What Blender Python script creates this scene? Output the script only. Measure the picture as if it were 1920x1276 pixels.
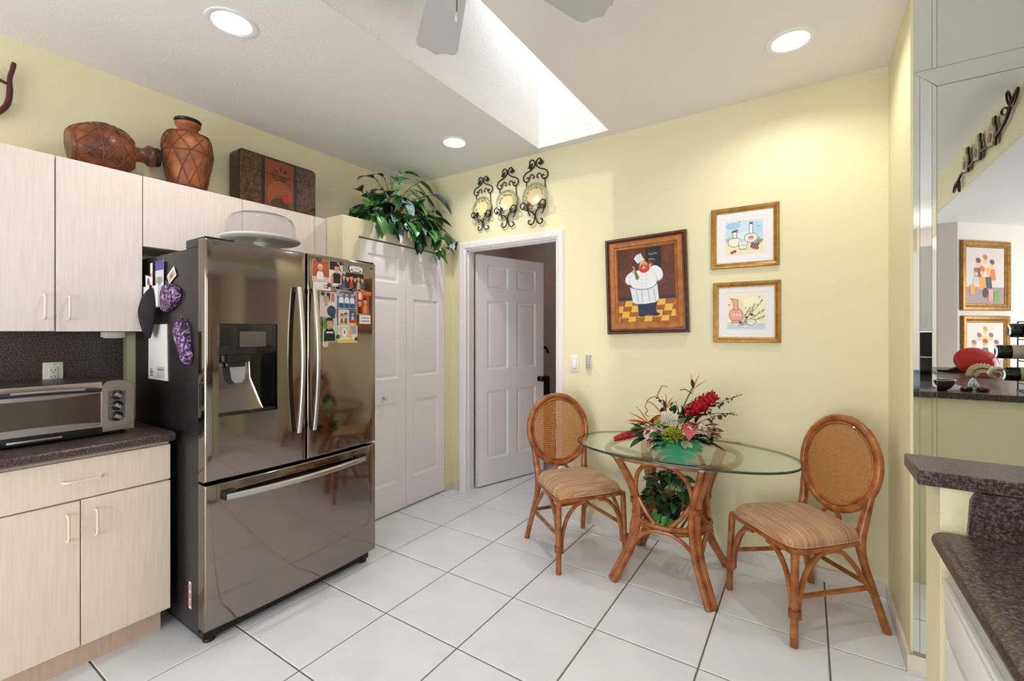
import bpy, bmesh, math, random
from mathutils import Vector, Matrix
R = math.radians
PI = math.pi
rnd = random.Random(7)
scene = bpy.context.scene
for o in list(bpy.data.objects): bpy.data.objects.remove(o)
col = scene.collection

# ------------------------------------------------------------------ camera
cam = bpy.data.cameras.new('camera')
cam.sensor_width = 36.0
cam.lens = 846.0 / 1920.0 * 36.0
cam.shift_y = -15.0 / 1920.0
cam.clip_start = 0.02
camo = bpy.data.objects.new('camera', cam); col.objects.link(camo)
camo.location = (0, 0, 1.36)
camo.rotation_euler = (R(90), 0, R(33.27))
scene.camera = camo

# ------------------------------------------------------------------ light
scene.view_settings.view_transform = 'Standard'
scene.view_settings.look = 'None'
scene.view_settings.gamma = 1.0
scene.view_settings.use_curve_mapping = False
scene.view_settings.exposure = -0.33
w = bpy.data.worlds.new('sky'); scene.world = w; w.use_nodes = True
bg = w.node_tree.nodes['Background']
bg.inputs[0].default_value = (0.86, 0.93, 1.0, 1); bg.inputs[1].default_value = 4.2

def light(name, kind, loc, rot, energy, color=(1, 1, 1), **kw):
    l = bpy.data.lights.new(name, kind); l.energy = energy; l.color = color
    for k, v in kw.items(): setattr(l, k, v)
    o = bpy.data.objects.new(name, l); col.objects.link(o)
    o.location = loc; o.rotation_euler = rot
    return o
light('sunlight', 'SUN', (-1.4, 0, 6), (R(17.9), 0, 0), 2.8, (1, .97, .9), angle=R(3.5))
# added fill lamps as daylight from unseen openings behind and on the living side
light('fill_behind_camera', 'AREA', (-0.9, -3.16, 1.12), (R(108), 0, 0), 96, (.98, .99, 1), shape='RECTANGLE', size=3.2, size_y=2.1)
light('fill_living_side', 'AREA', (3.56, -.9, 1.4), (R(96), 0, R(90)), 46, (.98, .99, 1), shape='RECTANGLE', size=1.9, size_y=1.6)

# ------------------------------------------------------------------ helpers
def S(r, g=None, b=None):
    if g is None: g = b = r
    f = lambda c: (c / 255 / 12.92) if c / 255 <= .04045 else ((c / 255 + .055) / 1.055) ** 2.4
    return (f(r), f(g), f(b), 1.0)

MATS = {}
def mat(name, c, rough=.5, metal=0., spec=.5, noise=None, bump=None, stretch=None, coat=0., trans=0., ior=1.45, emit=None, sheen=0.):
    """plain principled material; noise=(scale, colour2, amount) mixes a second colour, bump=(scale, strength)"""
    if name in MATS: return MATS[name]
    m = bpy.data.materials.new(name); m.use_nodes = True; MATS[name] = m
    nt = m.node_tree; N = nt.nodes; L = nt.links; b = N['Principled BSDF']
    b.inputs['Base Color'].default_value = c; b.inputs['Roughness'].default_value = rough
    b.inputs['Metallic'].default_value = metal; b.inputs['Specular IOR Level'].default_value = spec
    b.inputs['Coat Weight'].default_value = coat; b.inputs['Coat Roughness'].default_value = .08
    b.inputs['Transmission Weight'].default_value = trans; b.inputs['IOR'].default_value = ior
    b.inputs['Sheen Weight'].default_value = sheen
    if emit:
        b.inputs['Emission Color'].default_value = emit[0]; b.inputs['Emission Strength'].default_value = emit[1]
    if noise or bump:
        tc = N.new('ShaderNodeTexCoord'); mp = N.new('ShaderNodeMapping'); L.new(tc.outputs['Object'], mp.inputs['Vector'])
        if stretch: mp.inputs['Scale'].default_value = stretch
    if noise:
        nz = N.new('ShaderNodeTexNoise'); nz.inputs['Scale'].default_value = noise[0]; nz.inputs['Detail'].default_value = 6
        L.new(mp.outputs[0], nz.inputs['Vector'])
        cr = N.new('ShaderNodeValToRGB'); e = cr.color_ramp.elements
        k = noise[2]; e[0].position = max(0, .5 - k); e[0].color = c; e[1].position = min(1, .5 + k); e[1].color = noise[1]
        L.new(nz.outputs['Fac'], cr.inputs[0]); L.new(cr.outputs[0], b.inputs['Base Color'])
    if bump:
        nz2 = N.new('ShaderNodeTexNoise'); nz2.inputs['Scale'].default_value = bump[0]; nz2.inputs['Detail'].default_value = 3
        L.new(mp.outputs[0], nz2.inputs['Vector'])
        bp = N.new('ShaderNodeBump'); bp.inputs['Strength'].default_value = bump[1]; bp.inputs['Distance'].default_value = .01
        L.new(nz2.outputs['Fac'], bp.inputs['Height']); L.new(bp.outputs[0], b.inputs['Normal'])
    return m

def print_mat():
    if 'print' in MATS: return MATS['print']
    m = mat('print', S(255), .45)
    at = m.node_tree.nodes.new('ShaderNodeAttribute'); at.attribute_name = 'Col'
    m.node_tree.links.new(at.outputs['Color'], m.node_tree.nodes['Principled BSDF'].inputs['Base Color'])
    return m

class MB:
    def __init__(s): s.v = []; s.f = []; s.c = []
    def add(s, V, Fc, M=None, c=None):
        b = len(s.v)
        for p in V:
            p = Vector(p)
            s.v.append(tuple(M @ p) if M is not None else tuple(p))
        for q in Fc:
            s.f.append(tuple(b + i for i in q)); s.c.append(c)
        return s
    def box(s, x0, x1, y0, y1, z0, z1, bev=0., M=None, c=None, seg=2):
        if bev <= 0:
            V = [(x, y, z) for x in (x0, x1) for y in (y0, y1) for z in (z0, z1)]
            return s.add(V, [(0, 1, 3, 2), (4, 6, 7, 5), (0, 4, 5, 1), (2, 3, 7, 6), (0, 2, 6, 4), (1, 5, 7, 3)], M, c)
        bm = bmesh.new(); bmesh.ops.create_cube(bm, size=1)
        bmesh.ops.scale(bm, vec=(x1 - x0, y1 - y0, z1 - z0), verts=bm.verts)
        bmesh.ops.translate(bm, vec=((x0 + x1) / 2, (y0 + y1) / 2, (z0 + z1) / 2), verts=bm.verts)
        bmesh.ops.bevel(bm, geom=list(bm.edges), offset=bev, segments=seg, affect='EDGES', profile=.6)
        s.bm(bm, M, c); bm.free(); return s
    def bm(s, bm, M=None, c=None):
        bm.verts.index_update()
        return s.add([v.co[:] for v in bm.verts], [[v.index for v in f.verts] for f in bm.faces], M, c)
    def tube(s, pts, r, n=8, closed=False, M=None, c=None, caps=True):
        pts = [Vector(p) for p in pts]; k = len(pts)
        rr = r if isinstance(r, (list, tuple)) else [r] * k
        V = []; nrm = None
        for i, p in enumerate(pts):
            if closed: t = pts[(i + 1) % k] - pts[i - 1]
            else: t = pts[min(i + 1, k - 1)] - pts[max(i - 1, 0)]
            if t.length < 1e-9: t = Vector((0, 0, 1))
            t.normalize()
            if nrm is None:
                a = Vector((0, 0, 1)) if abs(t.z) < .9 else Vector((1, 0, 0)); nrm = t.cross(a).normalized()
            else:
                nrm = nrm - t * nrm.dot(t)
                if nrm.length < 1e-6: nrm = t.orthogonal()
                nrm.normalize()
            bn = t.cross(nrm)
            for j in range(n):
                a = 2 * PI * j / n; V.append(p + (nrm * math.cos(a) + bn * math.sin(a)) * rr[i])
        Fc = []
        for i in range(k if closed else k - 1):
            i2 = (i + 1) % k
            for j in range(n):
                j2 = (j + 1) % n; Fc.append((i * n + j, i * n + j2, i2 * n + j2, i2 * n + j))
        if caps and not closed:
            Fc.append(tuple(range(n))[::-1]); Fc.append(tuple((k - 1) * n + j for j in range(n)))
        return s.add(V, Fc, M, c)
    def lathe(s, prof, n=24, M=None, c=None, cap=True):
        V = []; Fc = []; k = len(prof)
        for (r, z) in prof:
            for j in range(n):
                a = 2 * PI * j / n; V.append((r * math.cos(a), r * math.sin(a), z))
        for i in range(k - 1):
            for j in range(n):
                j2 = (j + 1) % n; Fc.append((i * n + j, i * n + j2, (i + 1) * n + j2, (i + 1) * n + j))
        if cap and prof[0][0] > 1e-6: Fc.append(tuple(range(n))[::-1])
        if cap and prof[-1][0] > 1e-6: Fc.append(tuple((k - 1) * n + j for j in range(n)))
        return s.add(V, Fc, M, c)
    def prism(s, poly, y0, y1, M=None, c=None):
        """poly in (x, z), extruded along y"""
        k = len(poly); V = [(x, y0, z) for x, z in poly] + [(x, y1, z) for x, z in poly]
        Fc = [tuple(range(k)), tuple(range(2 * k - 1, k - 1, -1))]
        for i in range(k):
            j = (i + 1) % k; Fc.append((j, i, k + i, k + j))
        return s.add(V, Fc, M, c)
    def slab(s, poly, z0, z1, M=None, c=None):
        k = len(poly); V = [(x, y, z0) for x, y in poly] + [(x, y, z1) for x, y in poly]
        Fc = [tuple(range(k))[::-1], tuple(range(k, 2 * k))]
        for i in range(k):
            j = (i + 1) % k; Fc.append((i, j, k + j, k + i))
        return s.add(V, Fc, M, c)
    def grid(s, fn, nu, nv, M=None, c=None, wrapu=False):
        V = [fn(i / nu, j / nv) for i in range(nu + (0 if wrapu else 1)) for j in range(nv + 1)]
        Fc = []
        for i in range(nu):
            i2 = (i + 1) % nu if wrapu else i + 1
            for j in range(nv):
                Fc.append((i * (nv + 1) + j, i2 * (nv + 1) + j, i2 * (nv + 1) + j + 1, i * (nv + 1) + j + 1))
        return s.add(V, Fc, M, c)
    def mesh(s, name, ang=38, fix=True):
        me = bpy.data.meshes.new(name); me.from_pydata([tuple(v) for v in s.v], [], s.f)
        if fix:
            bm = bmesh.new(); bm.from_mesh(me); bmesh.ops.recalc_face_normals(bm, faces=bm.faces); bm.to_mesh(me); bm.free()
        if any(c is not None for c in s.c):
            ca = me.color_attributes.new('Col', 'FLOAT_COLOR', 'CORNER')
            i = 0
            for p in me.polygons:
                cc = s.c[p.index] or (1, 1, 1, 1)
                for _ in p.loop_indices:
                    ca.data[i].color = cc; i += 1
        for p in me.polygons: p.use_smooth = True
        me.set_sharp_from_angle(angle=R(ang))
        return me
    def build(s, name, m, parent=None, loc=(0, 0, 0), rot=(0, 0, 0), ang=38, fix=True):
        return link(name, s.mesh(name, ang, fix), m, parent, loc, rot)

def link(name, me, m, parent=None, loc=(0, 0, 0), rot=(0, 0, 0)):
    if m is not None and not me.materials: me.materials.append(m)
    o = bpy.data.objects.new(name, me); col.objects.link(o)
    o.location = loc; o.rotation_euler = rot
    if parent: o.parent = parent
    return o
def tag(o, label, cat, group=None, kind=None):
    o['label'] = label
    if cat: o['category'] = cat
    if group: o['group'] = group
    if kind: o['kind'] = kind
    return o
def thing(name, label, cat, loc=(0, 0, 0), rz=0, group=None, rot=None):
    o = bpy.data.objects.new(name, None); col.objects.link(o); o.empty_display_size = .1
    o.location = loc; o.rotation_euler = rot if rot else (0, 0, R(rz))
    return tag(o, label, cat, group)
def struct(name, mb, m, label=None, parent=None, loc=(0, 0, 0), rot=(0, 0, 0)):
    o = mb.build(name, m, parent, loc, rot)
    if parent is None:
        o['kind'] = 'structure'
        tag(o, label or name.replace('_', ' '), name.split('_')[0])
    return o
def copy_tree(o, parent=None, depth=0):
    c = o.copy(); col.objects.link(c); c.parent = parent
    for ch in list(o.children): copy_tree(ch, c)
    return c
def smooth_path(pts, sub=6, closed=False):
    P = [Vector(p) for p in pts]; n = len(P); out = []
    rng = range(n) if closed else range(n - 1)
    for i in rng:
        if closed: a, b, c, d = P[i - 1], P[i], P[(i + 1) % n], P[(i + 2) % n]
        else: a, b, c, d = P[max(i - 1, 0)], P[i], P[i + 1], P[min(i + 2, n - 1)]
        for k in range(sub):
            t = k / sub
            out.append(.5 * ((2 * b) + (c - a) * t + (2 * a - 5 * b + 4 * c - d) * t * t + (3 * b - a - 3 * c + d) * t ** 3))
    if not closed: out.append(P[-1])
    return out
def ell(cx, cy, rx, ry, n=20, rot=0, a0=0, a1=360):
    out = []
    full = abs(a1 - a0) >= 360
    for i in range(n if full else n + 1):
        a = R(a0 + (a1 - a0) * i / n); x = rx * math.cos(a); y = ry * math.sin(a)
        out.append((cx + x * math.cos(R(rot)) - y * math.sin(R(rot)), cy + x * math.sin(R(rot)) + y * math.cos(R(rot))))
    return out
def rect(x0, y0, x1, y1): return [(x0, y0), (x1, y0), (x1, y1), (x0, y1)]
def stroke(pts, wd):
    """flat ribbon polygon quads along a 2D line"""
    out = []
    for (a, b) in zip(pts[:-1], pts[1:]):
        dx, dy = b[0] - a[0], b[1] - a[1]; l = math.hypot(dx, dy) or 1; nx, ny = -dy / l * wd / 2, dx / l * wd / 2
        ex, ey = dx / l * wd * .3, dy / l * wd * .3
        out.append([(a[0] - nx - ex, a[1] - ny - ey), (b[0] - nx + ex, b[1] - ny + ey), (b[0] + nx + ex, b[1] + ny + ey), (a[0] + nx - ex, a[1] + ny - ey)])
    return out
def printed(name, layers, parent, loc=(0, 0, 0), rot=(0, 0, 0), step=.00025, scale=1.0, off=(0, 0)):
    """flat print: coloured polygons in the local xz plane, each a hair in front (-y) of the one before"""
    mb = MB(); k = 0
    for poly, c in layers:
        k += 1
        mb.add([((x + off[0]) * scale, -k * step, (z + off[1]) * scale) for x, z in poly], [tuple(range(len(poly)))], None, c)
    return mb.build(name, print_mat(), parent, loc, rot, fix=False)

# ------------------------------------------------------------------ materials of the room
WALL = mat('wall_paint', S(229, 222, 184), .55, noise=(3, S(227, 219, 180), .3), bump=(120, .12))
WHITE = mat('white_paint', S(236, 232, 230), .38)
CEIL = mat('ceiling_paint', S(240, 236, 233), .8, bump=(60, .12))
SHAFT = mat('shaft_plaster', S(248, 244, 240), .8, bump=(70, .6))
PINK = mat('laundry_wall_paint', S(205, 188, 182), .7, bump=(110, .1))
CREAM = mat('cream_wall_paint', S(226, 218, 208), .6, bump=(110, .1))
TRIM = mat('baseboard_stone', S(226, 220, 210), .4, noise=(14, S(205, 197, 186), .3))
TILE = mat('floor_tile', S(236, 237, 240), .14, noise=(5, S(224, 226, 231), .25), bump=(30, .02))
GROUT = mat('grout', S(126, 110, 98), .9)
LAM = mat('washed_wood_laminate', S(232, 221, 214), .35, noise=(16, S(222, 209, 201), .22), stretch=(6, 6, .35))
LAMB = mat('cream_wood_laminate', S(238, 224, 205), .35, noise=(16, S(228, 211, 190), .22), stretch=(6, 6, .35))
BLACK = mat('black_plastic', S(22, 21, 22), .35)
DARK = mat('dark_gap', S(12, 11, 11), .8)
CHROME = mat('brushed_steel', S(200, 198, 196), .25, 1.0)
IVORY = mat('ivory_plastic', S(228, 222, 210), .35)

def granite():
    m = mat('dark_granite_laminate', S(60, 50, 48), .3)
    nt = m.node_tree; N = nt.nodes; L = nt.links; b = N['Principled BSDF']
    tc = N.new('ShaderNodeTexCoord'); v = N.new('ShaderNodeTexNoise'); v.inputs['Scale'].default_value = 170; v.inputs['Detail'].default_value = 4; v.inputs['Roughness'].default_value = .7
    L.new(tc.outputs['Object'], v.inputs['Vector'])
    cr = N.new('ShaderNodeValToRGB'); e = cr.color_ramp.elements
    e[0].position = .36; e[0].color = S(28, 22, 22); e[1].position = .68; e[1].color = S(122, 106, 98)
    q = e.new(.5); q.color = S(64, 53, 50)
    L.new(v.outputs['Fac'], cr.inputs[0]); L.new(cr.outputs[0], b.inputs['Base Color'])
    return m
GRAN = granite()
MIRROR = mat('mirror_silver', S(236, 240, 238), .0, 1.0)
def schlick(N, L, out, base=.03):
    lw = N.new('ShaderNodeLayerWeight'); lw.inputs[0].default_value = .5
    pw = N.new('ShaderNodeMath'); pw.operation = 'POWER'; pw.inputs[1].default_value = 5; L.new(lw.outputs['Facing'], pw.inputs[0])
    ml = N.new('ShaderNodeMath'); ml.operation = 'MULTIPLY_ADD'; ml.inputs[1].default_value = 1 - base; ml.inputs[2].default_value = base
    L.new(pw.outputs[0], ml.inputs[0]); L.new(ml.outputs[0], out)
def pane_mat():
    m = bpy.data.materials.new('window_pane_glass'); m.use_nodes = True; nt = m.node_tree; N = nt.nodes; L = nt.links
    N.remove(N['Principled BSDF']); t = N.new('ShaderNodeBsdfTransparent'); g = N.new('ShaderNodeBsdfGlossy'); g.inputs['Roughness'].default_value = 0
    x = N.new('ShaderNodeMixShader'); schlick(N, L, x.inputs[0]); L.new(t.outputs[0], x.inputs[1]); L.new(g.outputs[0], x.inputs[2]); L.new(x.outputs[0], N['Material Output'].inputs[0])
    return m
PANE = pane_mat()
# ------------------------------------------------------------------ the room
YB = 3.0; XL = -3.1; ZC = 2.73
# floor: grout bed with separate tiles
fl = struct('floor', MB().box(XL - .1, 3.7, -3.3, 5.0, -.12, -.006), GROUT, 'white square ceramic tile floor with brown grout')
TS = .447; GAP = .0035
full = None
def tile_at(x0, x1, y0, y1):
    global full
    x0c, x1c, y0c, y1c = max(x0, XL), min(x1, 3.6), max(y0, -3.2), min(y1, 4.85)
    if x1c - x0c < .03 or y1c - y0c < .03: return
    cx, cy = (x0c + x1c) / 2, (y0c + y1c) / 2
    hx, hy = (x1c - x0c) / 2 - GAP, (y1c - y0c) / 2 - GAP
    whole = abs(x1c - x0c - TS) < 1e-4 and abs(y1c - y0c - TS) < 1e-4
    if whole and full: me = full
    else:
        # top with a narrow chamfer, no bottom
        b = .003; V = []
        for z, k in ((-.012, 0), (-b * .7, 0), (0, b)):
            V += [(-hx + k, -hy + k, z), (hx - k, -hy + k, z), (hx - k, hy - k, z), (-hx + k, hy - k, z)]
        Fc = [(8, 9, 10, 11)] + [(r * 4 + i, r * 4 + (i + 1) % 4, r * 4 + 4 + (i + 1) % 4, r * 4 + 4 + i) for r in (0, 1) for i in range(4)]
        me = MB().add(V, Fc).mesh('tile', 20)
        if whole: full = me
    link('tile', me, TILE, fl, (cx, cy, 0))
gx0, gy0 = -1.714, 1.497
for i in range(-4, 13):
    for j in range(-11, 8):
        tile_at(gx0 + i * TS, gx0 + (i + 1) * TS, gy0 + j * TS, gy0 + (j + 1) * TS)

# walls
DX0, DX1, DZ = -2.44, -1.575, 2.06
mb = MB().box(XL - .1, DX0 - .02, YB, YB + .11, 0, ZC + .02).box(DX1 + .02, .46, YB, YB + .11, 0, ZC + .02).box(DX0 - .02, DX1 + .02, YB, YB + .11, DZ + .02, ZC + .02)
struct('wall_back', mb, WALL, 'pale yellow wall with the doorway and framed pictures')
struct('wall_left', MB().box(XL - .1, XL, -3.3, YB, 0, ZC + .02), WALL, 'pale yellow wall behind the kitchen cabinets')
struct('wall_right', MB().box(.345, .46, 2.50, YB, 0, ZC + .02).box(.345, 3.7, 2.405, 2.50, 0, ZC + .02), WALL, 'short pale yellow return wall beside the mirror')
# ceiling with the skylight opening
SX0, SX1, SY0, SY1 = -1.68, -1.13, .89, 2.92
holes = [(-2.135, .99), (-2.135, 2.495), (-.07, 2.495), (-.07, .99)]
def ceiling_mesh():
    # plane with round holes for the recessed lights, cut on a fine strip grid
    xs = sorted(set([XL - .1, SX0, SX1, .957] + [h[0] - .1 for h in holes] + [h[0] + .1 for h in holes]))
    ys = sorted(set([-3.3, SY0, SY1, YB + .02] + [h[1] - .1 for h in holes] + [h[1] + .1 for h in holes]))
    mb = MB()
    for x0, x1 in zip(xs[:-1], xs[1:]):
        for y0, y1 in zip(ys[:-1], ys[1:]):
            cx, cy = (x0 + x1) / 2, (y0 + y1) / 2
            if SX0 < cx < SX1 and SY0 < cy < SY1: continue
            hole = [h for h in holes if abs(h[0] - cx) < .09 and abs(h[1] - cy) < .09 and abs(x1 - x0 - .2) < .01 and abs(y1 - y0 - .2) < .01]
            if hole:
                hx, hy = hole[0]; n = 32; V = []; Fc = []
                for k in range(n):
                    a = 2 * PI * k / n; c, s_ = math.cos(a), math.sin(a); q = max(abs(c), abs(s_))
                    V += [(hx + .078 * c, hy + .078 * s_, ZC), (hx + .1 * c / q, hy + .1 * s_ / q, ZC)]
                for k in range(n):
                    k2 = (k + 1) % n; Fc.append((2 * k, 2 * k + 1, 2 * k2 + 1, 2 * k2))
                mb.add(V, Fc)
            else:
                mb.add([(x0, y0, ZC), (x1, y0, ZC), (x1, y1, ZC), (x0, y1, ZC)], [(0, 1, 2, 3)])
    # upper deck, closed around the shaft
    for a in ((XL - .1, SX0 - .05, -3.3, YB + .11), (SX1 + .05, .957, -3.3, YB + .11), (SX0 - .05, SX1 + .05, -3.3, SY0 - .05), (SX0 - .05, SX1 + .05, SY1 + .03, YB + .11)):
        mb.box(a[0], a[1], a[2], a[3], ZC + .14, ZC + .24)
    return mb
struct('ceiling', ceiling_mesh(), CEIL, 'white textured ceiling')
# skylight shaft; unseen splay and roof window shaped to limit the sun patch
ZT = 3.55; RY0, RY1 = 2.15, 2.86
mb = MB()
def wedge(x):   # side wall outline in (y, z)
    return [(SY0, ZC + .001), (SY1, ZC + .001), (SY1, ZT), (RY0 - .1, ZT)]
for x0, x1 in ((SX0 - .05, SX0), (SX1, SX1 + .05)):
    P = wedge(0); V = [(x0, y, z) for y, z in P] + [(x1, y, z) for y, z in P]
    mb.add(V, [(0, 1, 2, 3), (7, 6, 5, 4)] + [(i, 4 + i, 4 + (i + 1) % 4, (i + 1) % 4) for i in range(4)])
mb.box(SX0 - .05, SX1 + .05, SY1, SY1 + .05, ZC + .001, ZT)
P = [(SY0, ZC + .001), (RY0 - .1, ZT), (RY0 - .1, ZT + .05), (SY0 - .05, ZC + .05), (SY0 - .05, ZC + .001)]
V = [(SX0 - .05, y, z) for y, z in P] + [(SX1 + .05, y, z) for y, z in P]
mb.add(V, [(0, 1, 2, 3, 4), (9, 8, 7, 6, 5)] + [(i, 5 + i, 5 + (i + 1) % 5, (i + 1) % 5) for i in range(5)])
mb.box(SX0 - .05, SX1 + .05, RY0 - .1, RY0, ZT, ZT + .05).box(SX0 - .05, SX1 + .05, RY1, SY1 + .05, ZT, ZT + .05)
struct('trim_1', mb, SHAFT, 'bright white plaster shaft of the skylight')
wd = struct('window_1', MB().box(SX0 - .04, SX0, RY0, RY1, ZT, ZT + .06).box(SX1, SX1 + .04, RY0, RY1, ZT, ZT + .06), WHITE, 'roof window on top of the skylight shaft')
struct('pane', MB().box(SX0, SX1, RY0, RY1, ZT + .03, ZT + .036), PANE, parent=wd)

# lower ceiling over the bar and its yellow header
struct('ceiling_dropped', MB().box(.977, 3.7, -3.3, 2.5, 2.43, 2.5), CEIL, 'lower white ceiling beyond the yellow header in the mirror')
struct('wall_header', MB().box(.957, .977, -3.3, 2.405, 2.43, ZC + .2), WALL, 'yellow header above the bar seen in the mirror')
# far sides of the room (behind and beside the camera)
mb = MB().box(XL - .1, -2.5, -3.3, -3.2, 0, ZC).box(.7, 3.7, -3.3, -3.2, 0, ZC).box(-2.5, .7, -3.3, -3.2, 2.17, ZC)
struct('wall_behind', mb, CREAM, 'cream wall behind the camera with an added sliding door opening')
mb = MB().box(3.6, 3.7, -3.3, -1.85, 0, ZC).box(3.6, 3.7, .05, 2.5, 0, ZC).box(3.6, 3.7, -1.85, .05, 0, .6).box(3.6, 3.7, -1.85, .05, 2.2, ZC)
struct('wall_east', mb, mat('pink_wall_paint', S(216, 192, 186), .6), 'pinkish wall of the living room')
wd = struct('window_2', MB().box(-2.5, -2.44, -3.28, -3.22, 0, 2.17).box(.64, .7, -3.28, -3.22, 0, 2.17).box(-.93, -.87, -3.28, -3.22, 0, 2.17).box(-2.5, .7, -3.28, -3.22, 2.11, 2.17), WHITE, 'white framed sliding glass door, unseen and added for daylight')  # unseen door, added as an opening for the daylight fill
for a, b in ((-2.44, -.93), (-.87, .64)): struct('pane', MB().box(a, b, -3.255, -3.249, 0, 2.11), PANE, parent=wd)
# diagonal cream wall seen in the mirror
mb = MB().slab([(.98, -1.22), (1.21, -1.22), (1.86, -1.87), (1.86, -2.0), (1.2, -1.34), (.98, -1.34)][::-1], 0, 2.43)
struct('wall_diagonal', mb, CREAM, 'cream diagonal wall carrying two gold framed paintings in the mirror')

# closet box
CX = -2.6; CY0 = 1.9; CZ = 2.15
mb = MB().box(CX - .1, CX, CY0, 2.03, 0, CZ).box(CX - .1, CX, 2.92, YB, 0, CZ).box(CX - .1, CX, 2.03, 2.92, 2.03, CZ)
mb.box(XL, CX - .1, CY0, CY0 + .1, 0, CZ).box(XL, CX - .1, CY0 + .1, YB, CZ - .08, CZ)
struct('wall_closet', mb, WALL, 'pale yellow closet box with a flat top')
# laundry room behind the door
mb = MB().box(-3.2, -1.35, 4.75, 4.85, 0, ZC)
struct('wall_laundry_back', mb, PINK, 'dim mauve wall in the room behind the door')
struct('wall_laundry_left', MB().box(-3.2, -3.1, 3.11, 4.75, 0, ZC), PINK, 'dim mauve side wall in the room behind the door')
struct('wall_laundry_right', MB().box(-1.45, -1.35, 3.11, 4.75, 0, ZC), PINK, 'mauve side wall of the room behind the door')
struct('ceiling_laundry', MB().box(-3.2, -1.35, 3.11, 4.85, 2.6, 2.8), CEIL, 'ceiling of the room behind the door')
# door casing and jamb
JW = .02
def casing():
    mb = MB()
    prof = [(0, 0), (.012, -.012), (.03, -.016), (.05, -.018), (.058, -.012), (.062, 0)]
    x0, x1, zt = DX0 - .006, DX1 + .006, DZ + .006
    ring = []
    for (o, y) in prof: ring.append([(x0 - o, YB + y, 0), (x0 - o, YB + y, zt + o), (x1 + o, YB + y, zt + o), (x1 + o, YB + y, 0)])
    V = [p for r_ in ring for p in r_]; Fc = []
    for i in range(len(prof) - 1):
        for j in range(3): Fc.append((i * 4 + j, i * 4 + j + 1, i * 4 + 5 + j, i * 4 + 4 + j))
    mb.add(V, Fc); return mb
struct('trim_2', casing(), WHITE, 'white moulded casing around the open doorway')
mb = MB().box(DX0 - JW, DX0, YB, YB + .11, 0, DZ).box(DX1, DX1 + JW, YB, YB + .11, 0, DZ).box(DX0 - JW, DX1 + JW, YB, YB + .11, DZ, DZ + JW)
mb.box(DX0, DX0 + .01, YB + .03, YB + .065, 0, DZ).box(DX1 - .01, DX1, YB + .03, YB + .065, 0, DZ).box(DX0, DX1, YB + .03, YB + .065, DZ - .01, DZ)
struct('trim_3', mb, WHITE, 'white door jamb inside the doorway')
# baseboards
struct('baseboard_back', MB().box(DX1 + .07, .345, YB - .014, YB, 0, .075, .003), TRIM, 'low stone baseboard along the back wall')
struct('baseboard_right', MB().box(.331, .345, 2.385, YB - .014, 0, .075, .003).box(.331, 1.2, 2.371, 2.385, 0, .075, .003), TRIM, 'low stone baseboard on the return wall and below the mirror')
struct('baseboard_closet', MB().box(CX, CX + .014, 2.925, YB, 0, .06, .003).box(CX + .014, DX0 - .07, YB - .014, YB, 0, .06, .003), TRIM, 'short stone baseboard between closet and doorway')
# ------------------------------------------------------------------ kitchen cabinets on the left wall
# local frame of things on that wall: x runs along +Y, front faces -y (towards +X)
def d_handle(parent, x, z, length, vert=True, m=None, y=-.002):
    h = .03; r = .0045; pts = []
    a = length / 2
    q = [(-a, 0), (-a, -h * .55), (-a + .008, -h * .9), (-a + .02, -h), (a - .02, -h), (a - .008, -h * .9), (a, -h * .55), (a, 0)]
    P = [((x, y + o, z + t) if vert else (x + t, y + o, z)) for t, o in q]
    return MB().tube(smooth_path(P, 3), r, 8).build('handle', m or LAM, parent)
def door_part(root, name, x0, x1, z0, z1, yf, m, hx=None, hz=None, hl=.1, vert=True):
    cx, cz = (x0 + x1) / 2, (z0 + z1) / 2
    d = MB().box(x0 - cx, x1 - cx, 0, .018, z0 - cz, z1 - cz, .002, seg=1).build(name, m, root, (cx, yf, cz))
    if hx is not None: d_handle(d, hx - cx, hz - cz, hl, vert, m)
    return d
YU = .246
# tall upper unit
u = thing('upper_cabinet', 'tall pale washed-wood upper cabinet with two doors left of the fridge', 'cabinet', (XL, (YU + .87) / 2, 1.365), 90)
hw = (.87 - YU) / 2
MB().box(-hw, hw, -.31, -.002, 0, .775).build('body', LAM, u)
door_part(u, 'door', -hw + .0015, -.0025, 0, .775, -.33, LAM, -.037, .105)
door_part(u, 'door', .0025, hw - .0015, 0, .775, -.33, LAM, .04, .105)
# short unit above the fridge
u = thing('over_fridge_cabinet', 'short pale washed-wood cabinet with two doors above the black fridge', 'cabinet', (XL, 1.338, 1.79), 90)
MB().box(-.466, .468, -.31, -.002, 0, .35).build('body', LAM, u)
door_part(u, 'door', -.466, .004, 0, .35, -.33, LAM)
door_part(u, 'door', .008, .466, 0, .35, -.33, LAM)
MB().box(.47, .558, -.325, -.002, 0, .35).build('filler_panel', LAM, u)
# base unit
u = thing('base_cabinet', 'cream wood base cabinet with one drawer and two doors beside the fridge', 'cabinet', (XL, (YU + .859) / 2, 0), 90)
hw = (.859 - YU) / 2
MB().box(-hw, hw - .001, -.67, -.002, .113, .872).build('body', LAMB, u)
MB().box(-hw, hw - .012, -.613, -.05, 0, .113).build('toe_kick', mat('toe_kick_laminate', S(222, 196, 172), .5, noise=(18, S(206, 178, 152), .25), stretch=(3, 3, .5)), u)
door_part(u, 'door', -hw, -.0015 + .005, .117, .695, -.69, LAMB, -.036, .60)
door_part(u, 'door', .0065, hw, .117, .695, -.69, LAMB, .048, .598)
d = door_part(u, 'drawer', -hw, hw, .701, .858, -.69, LAMB, .01, .78, .115, False)
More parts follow.
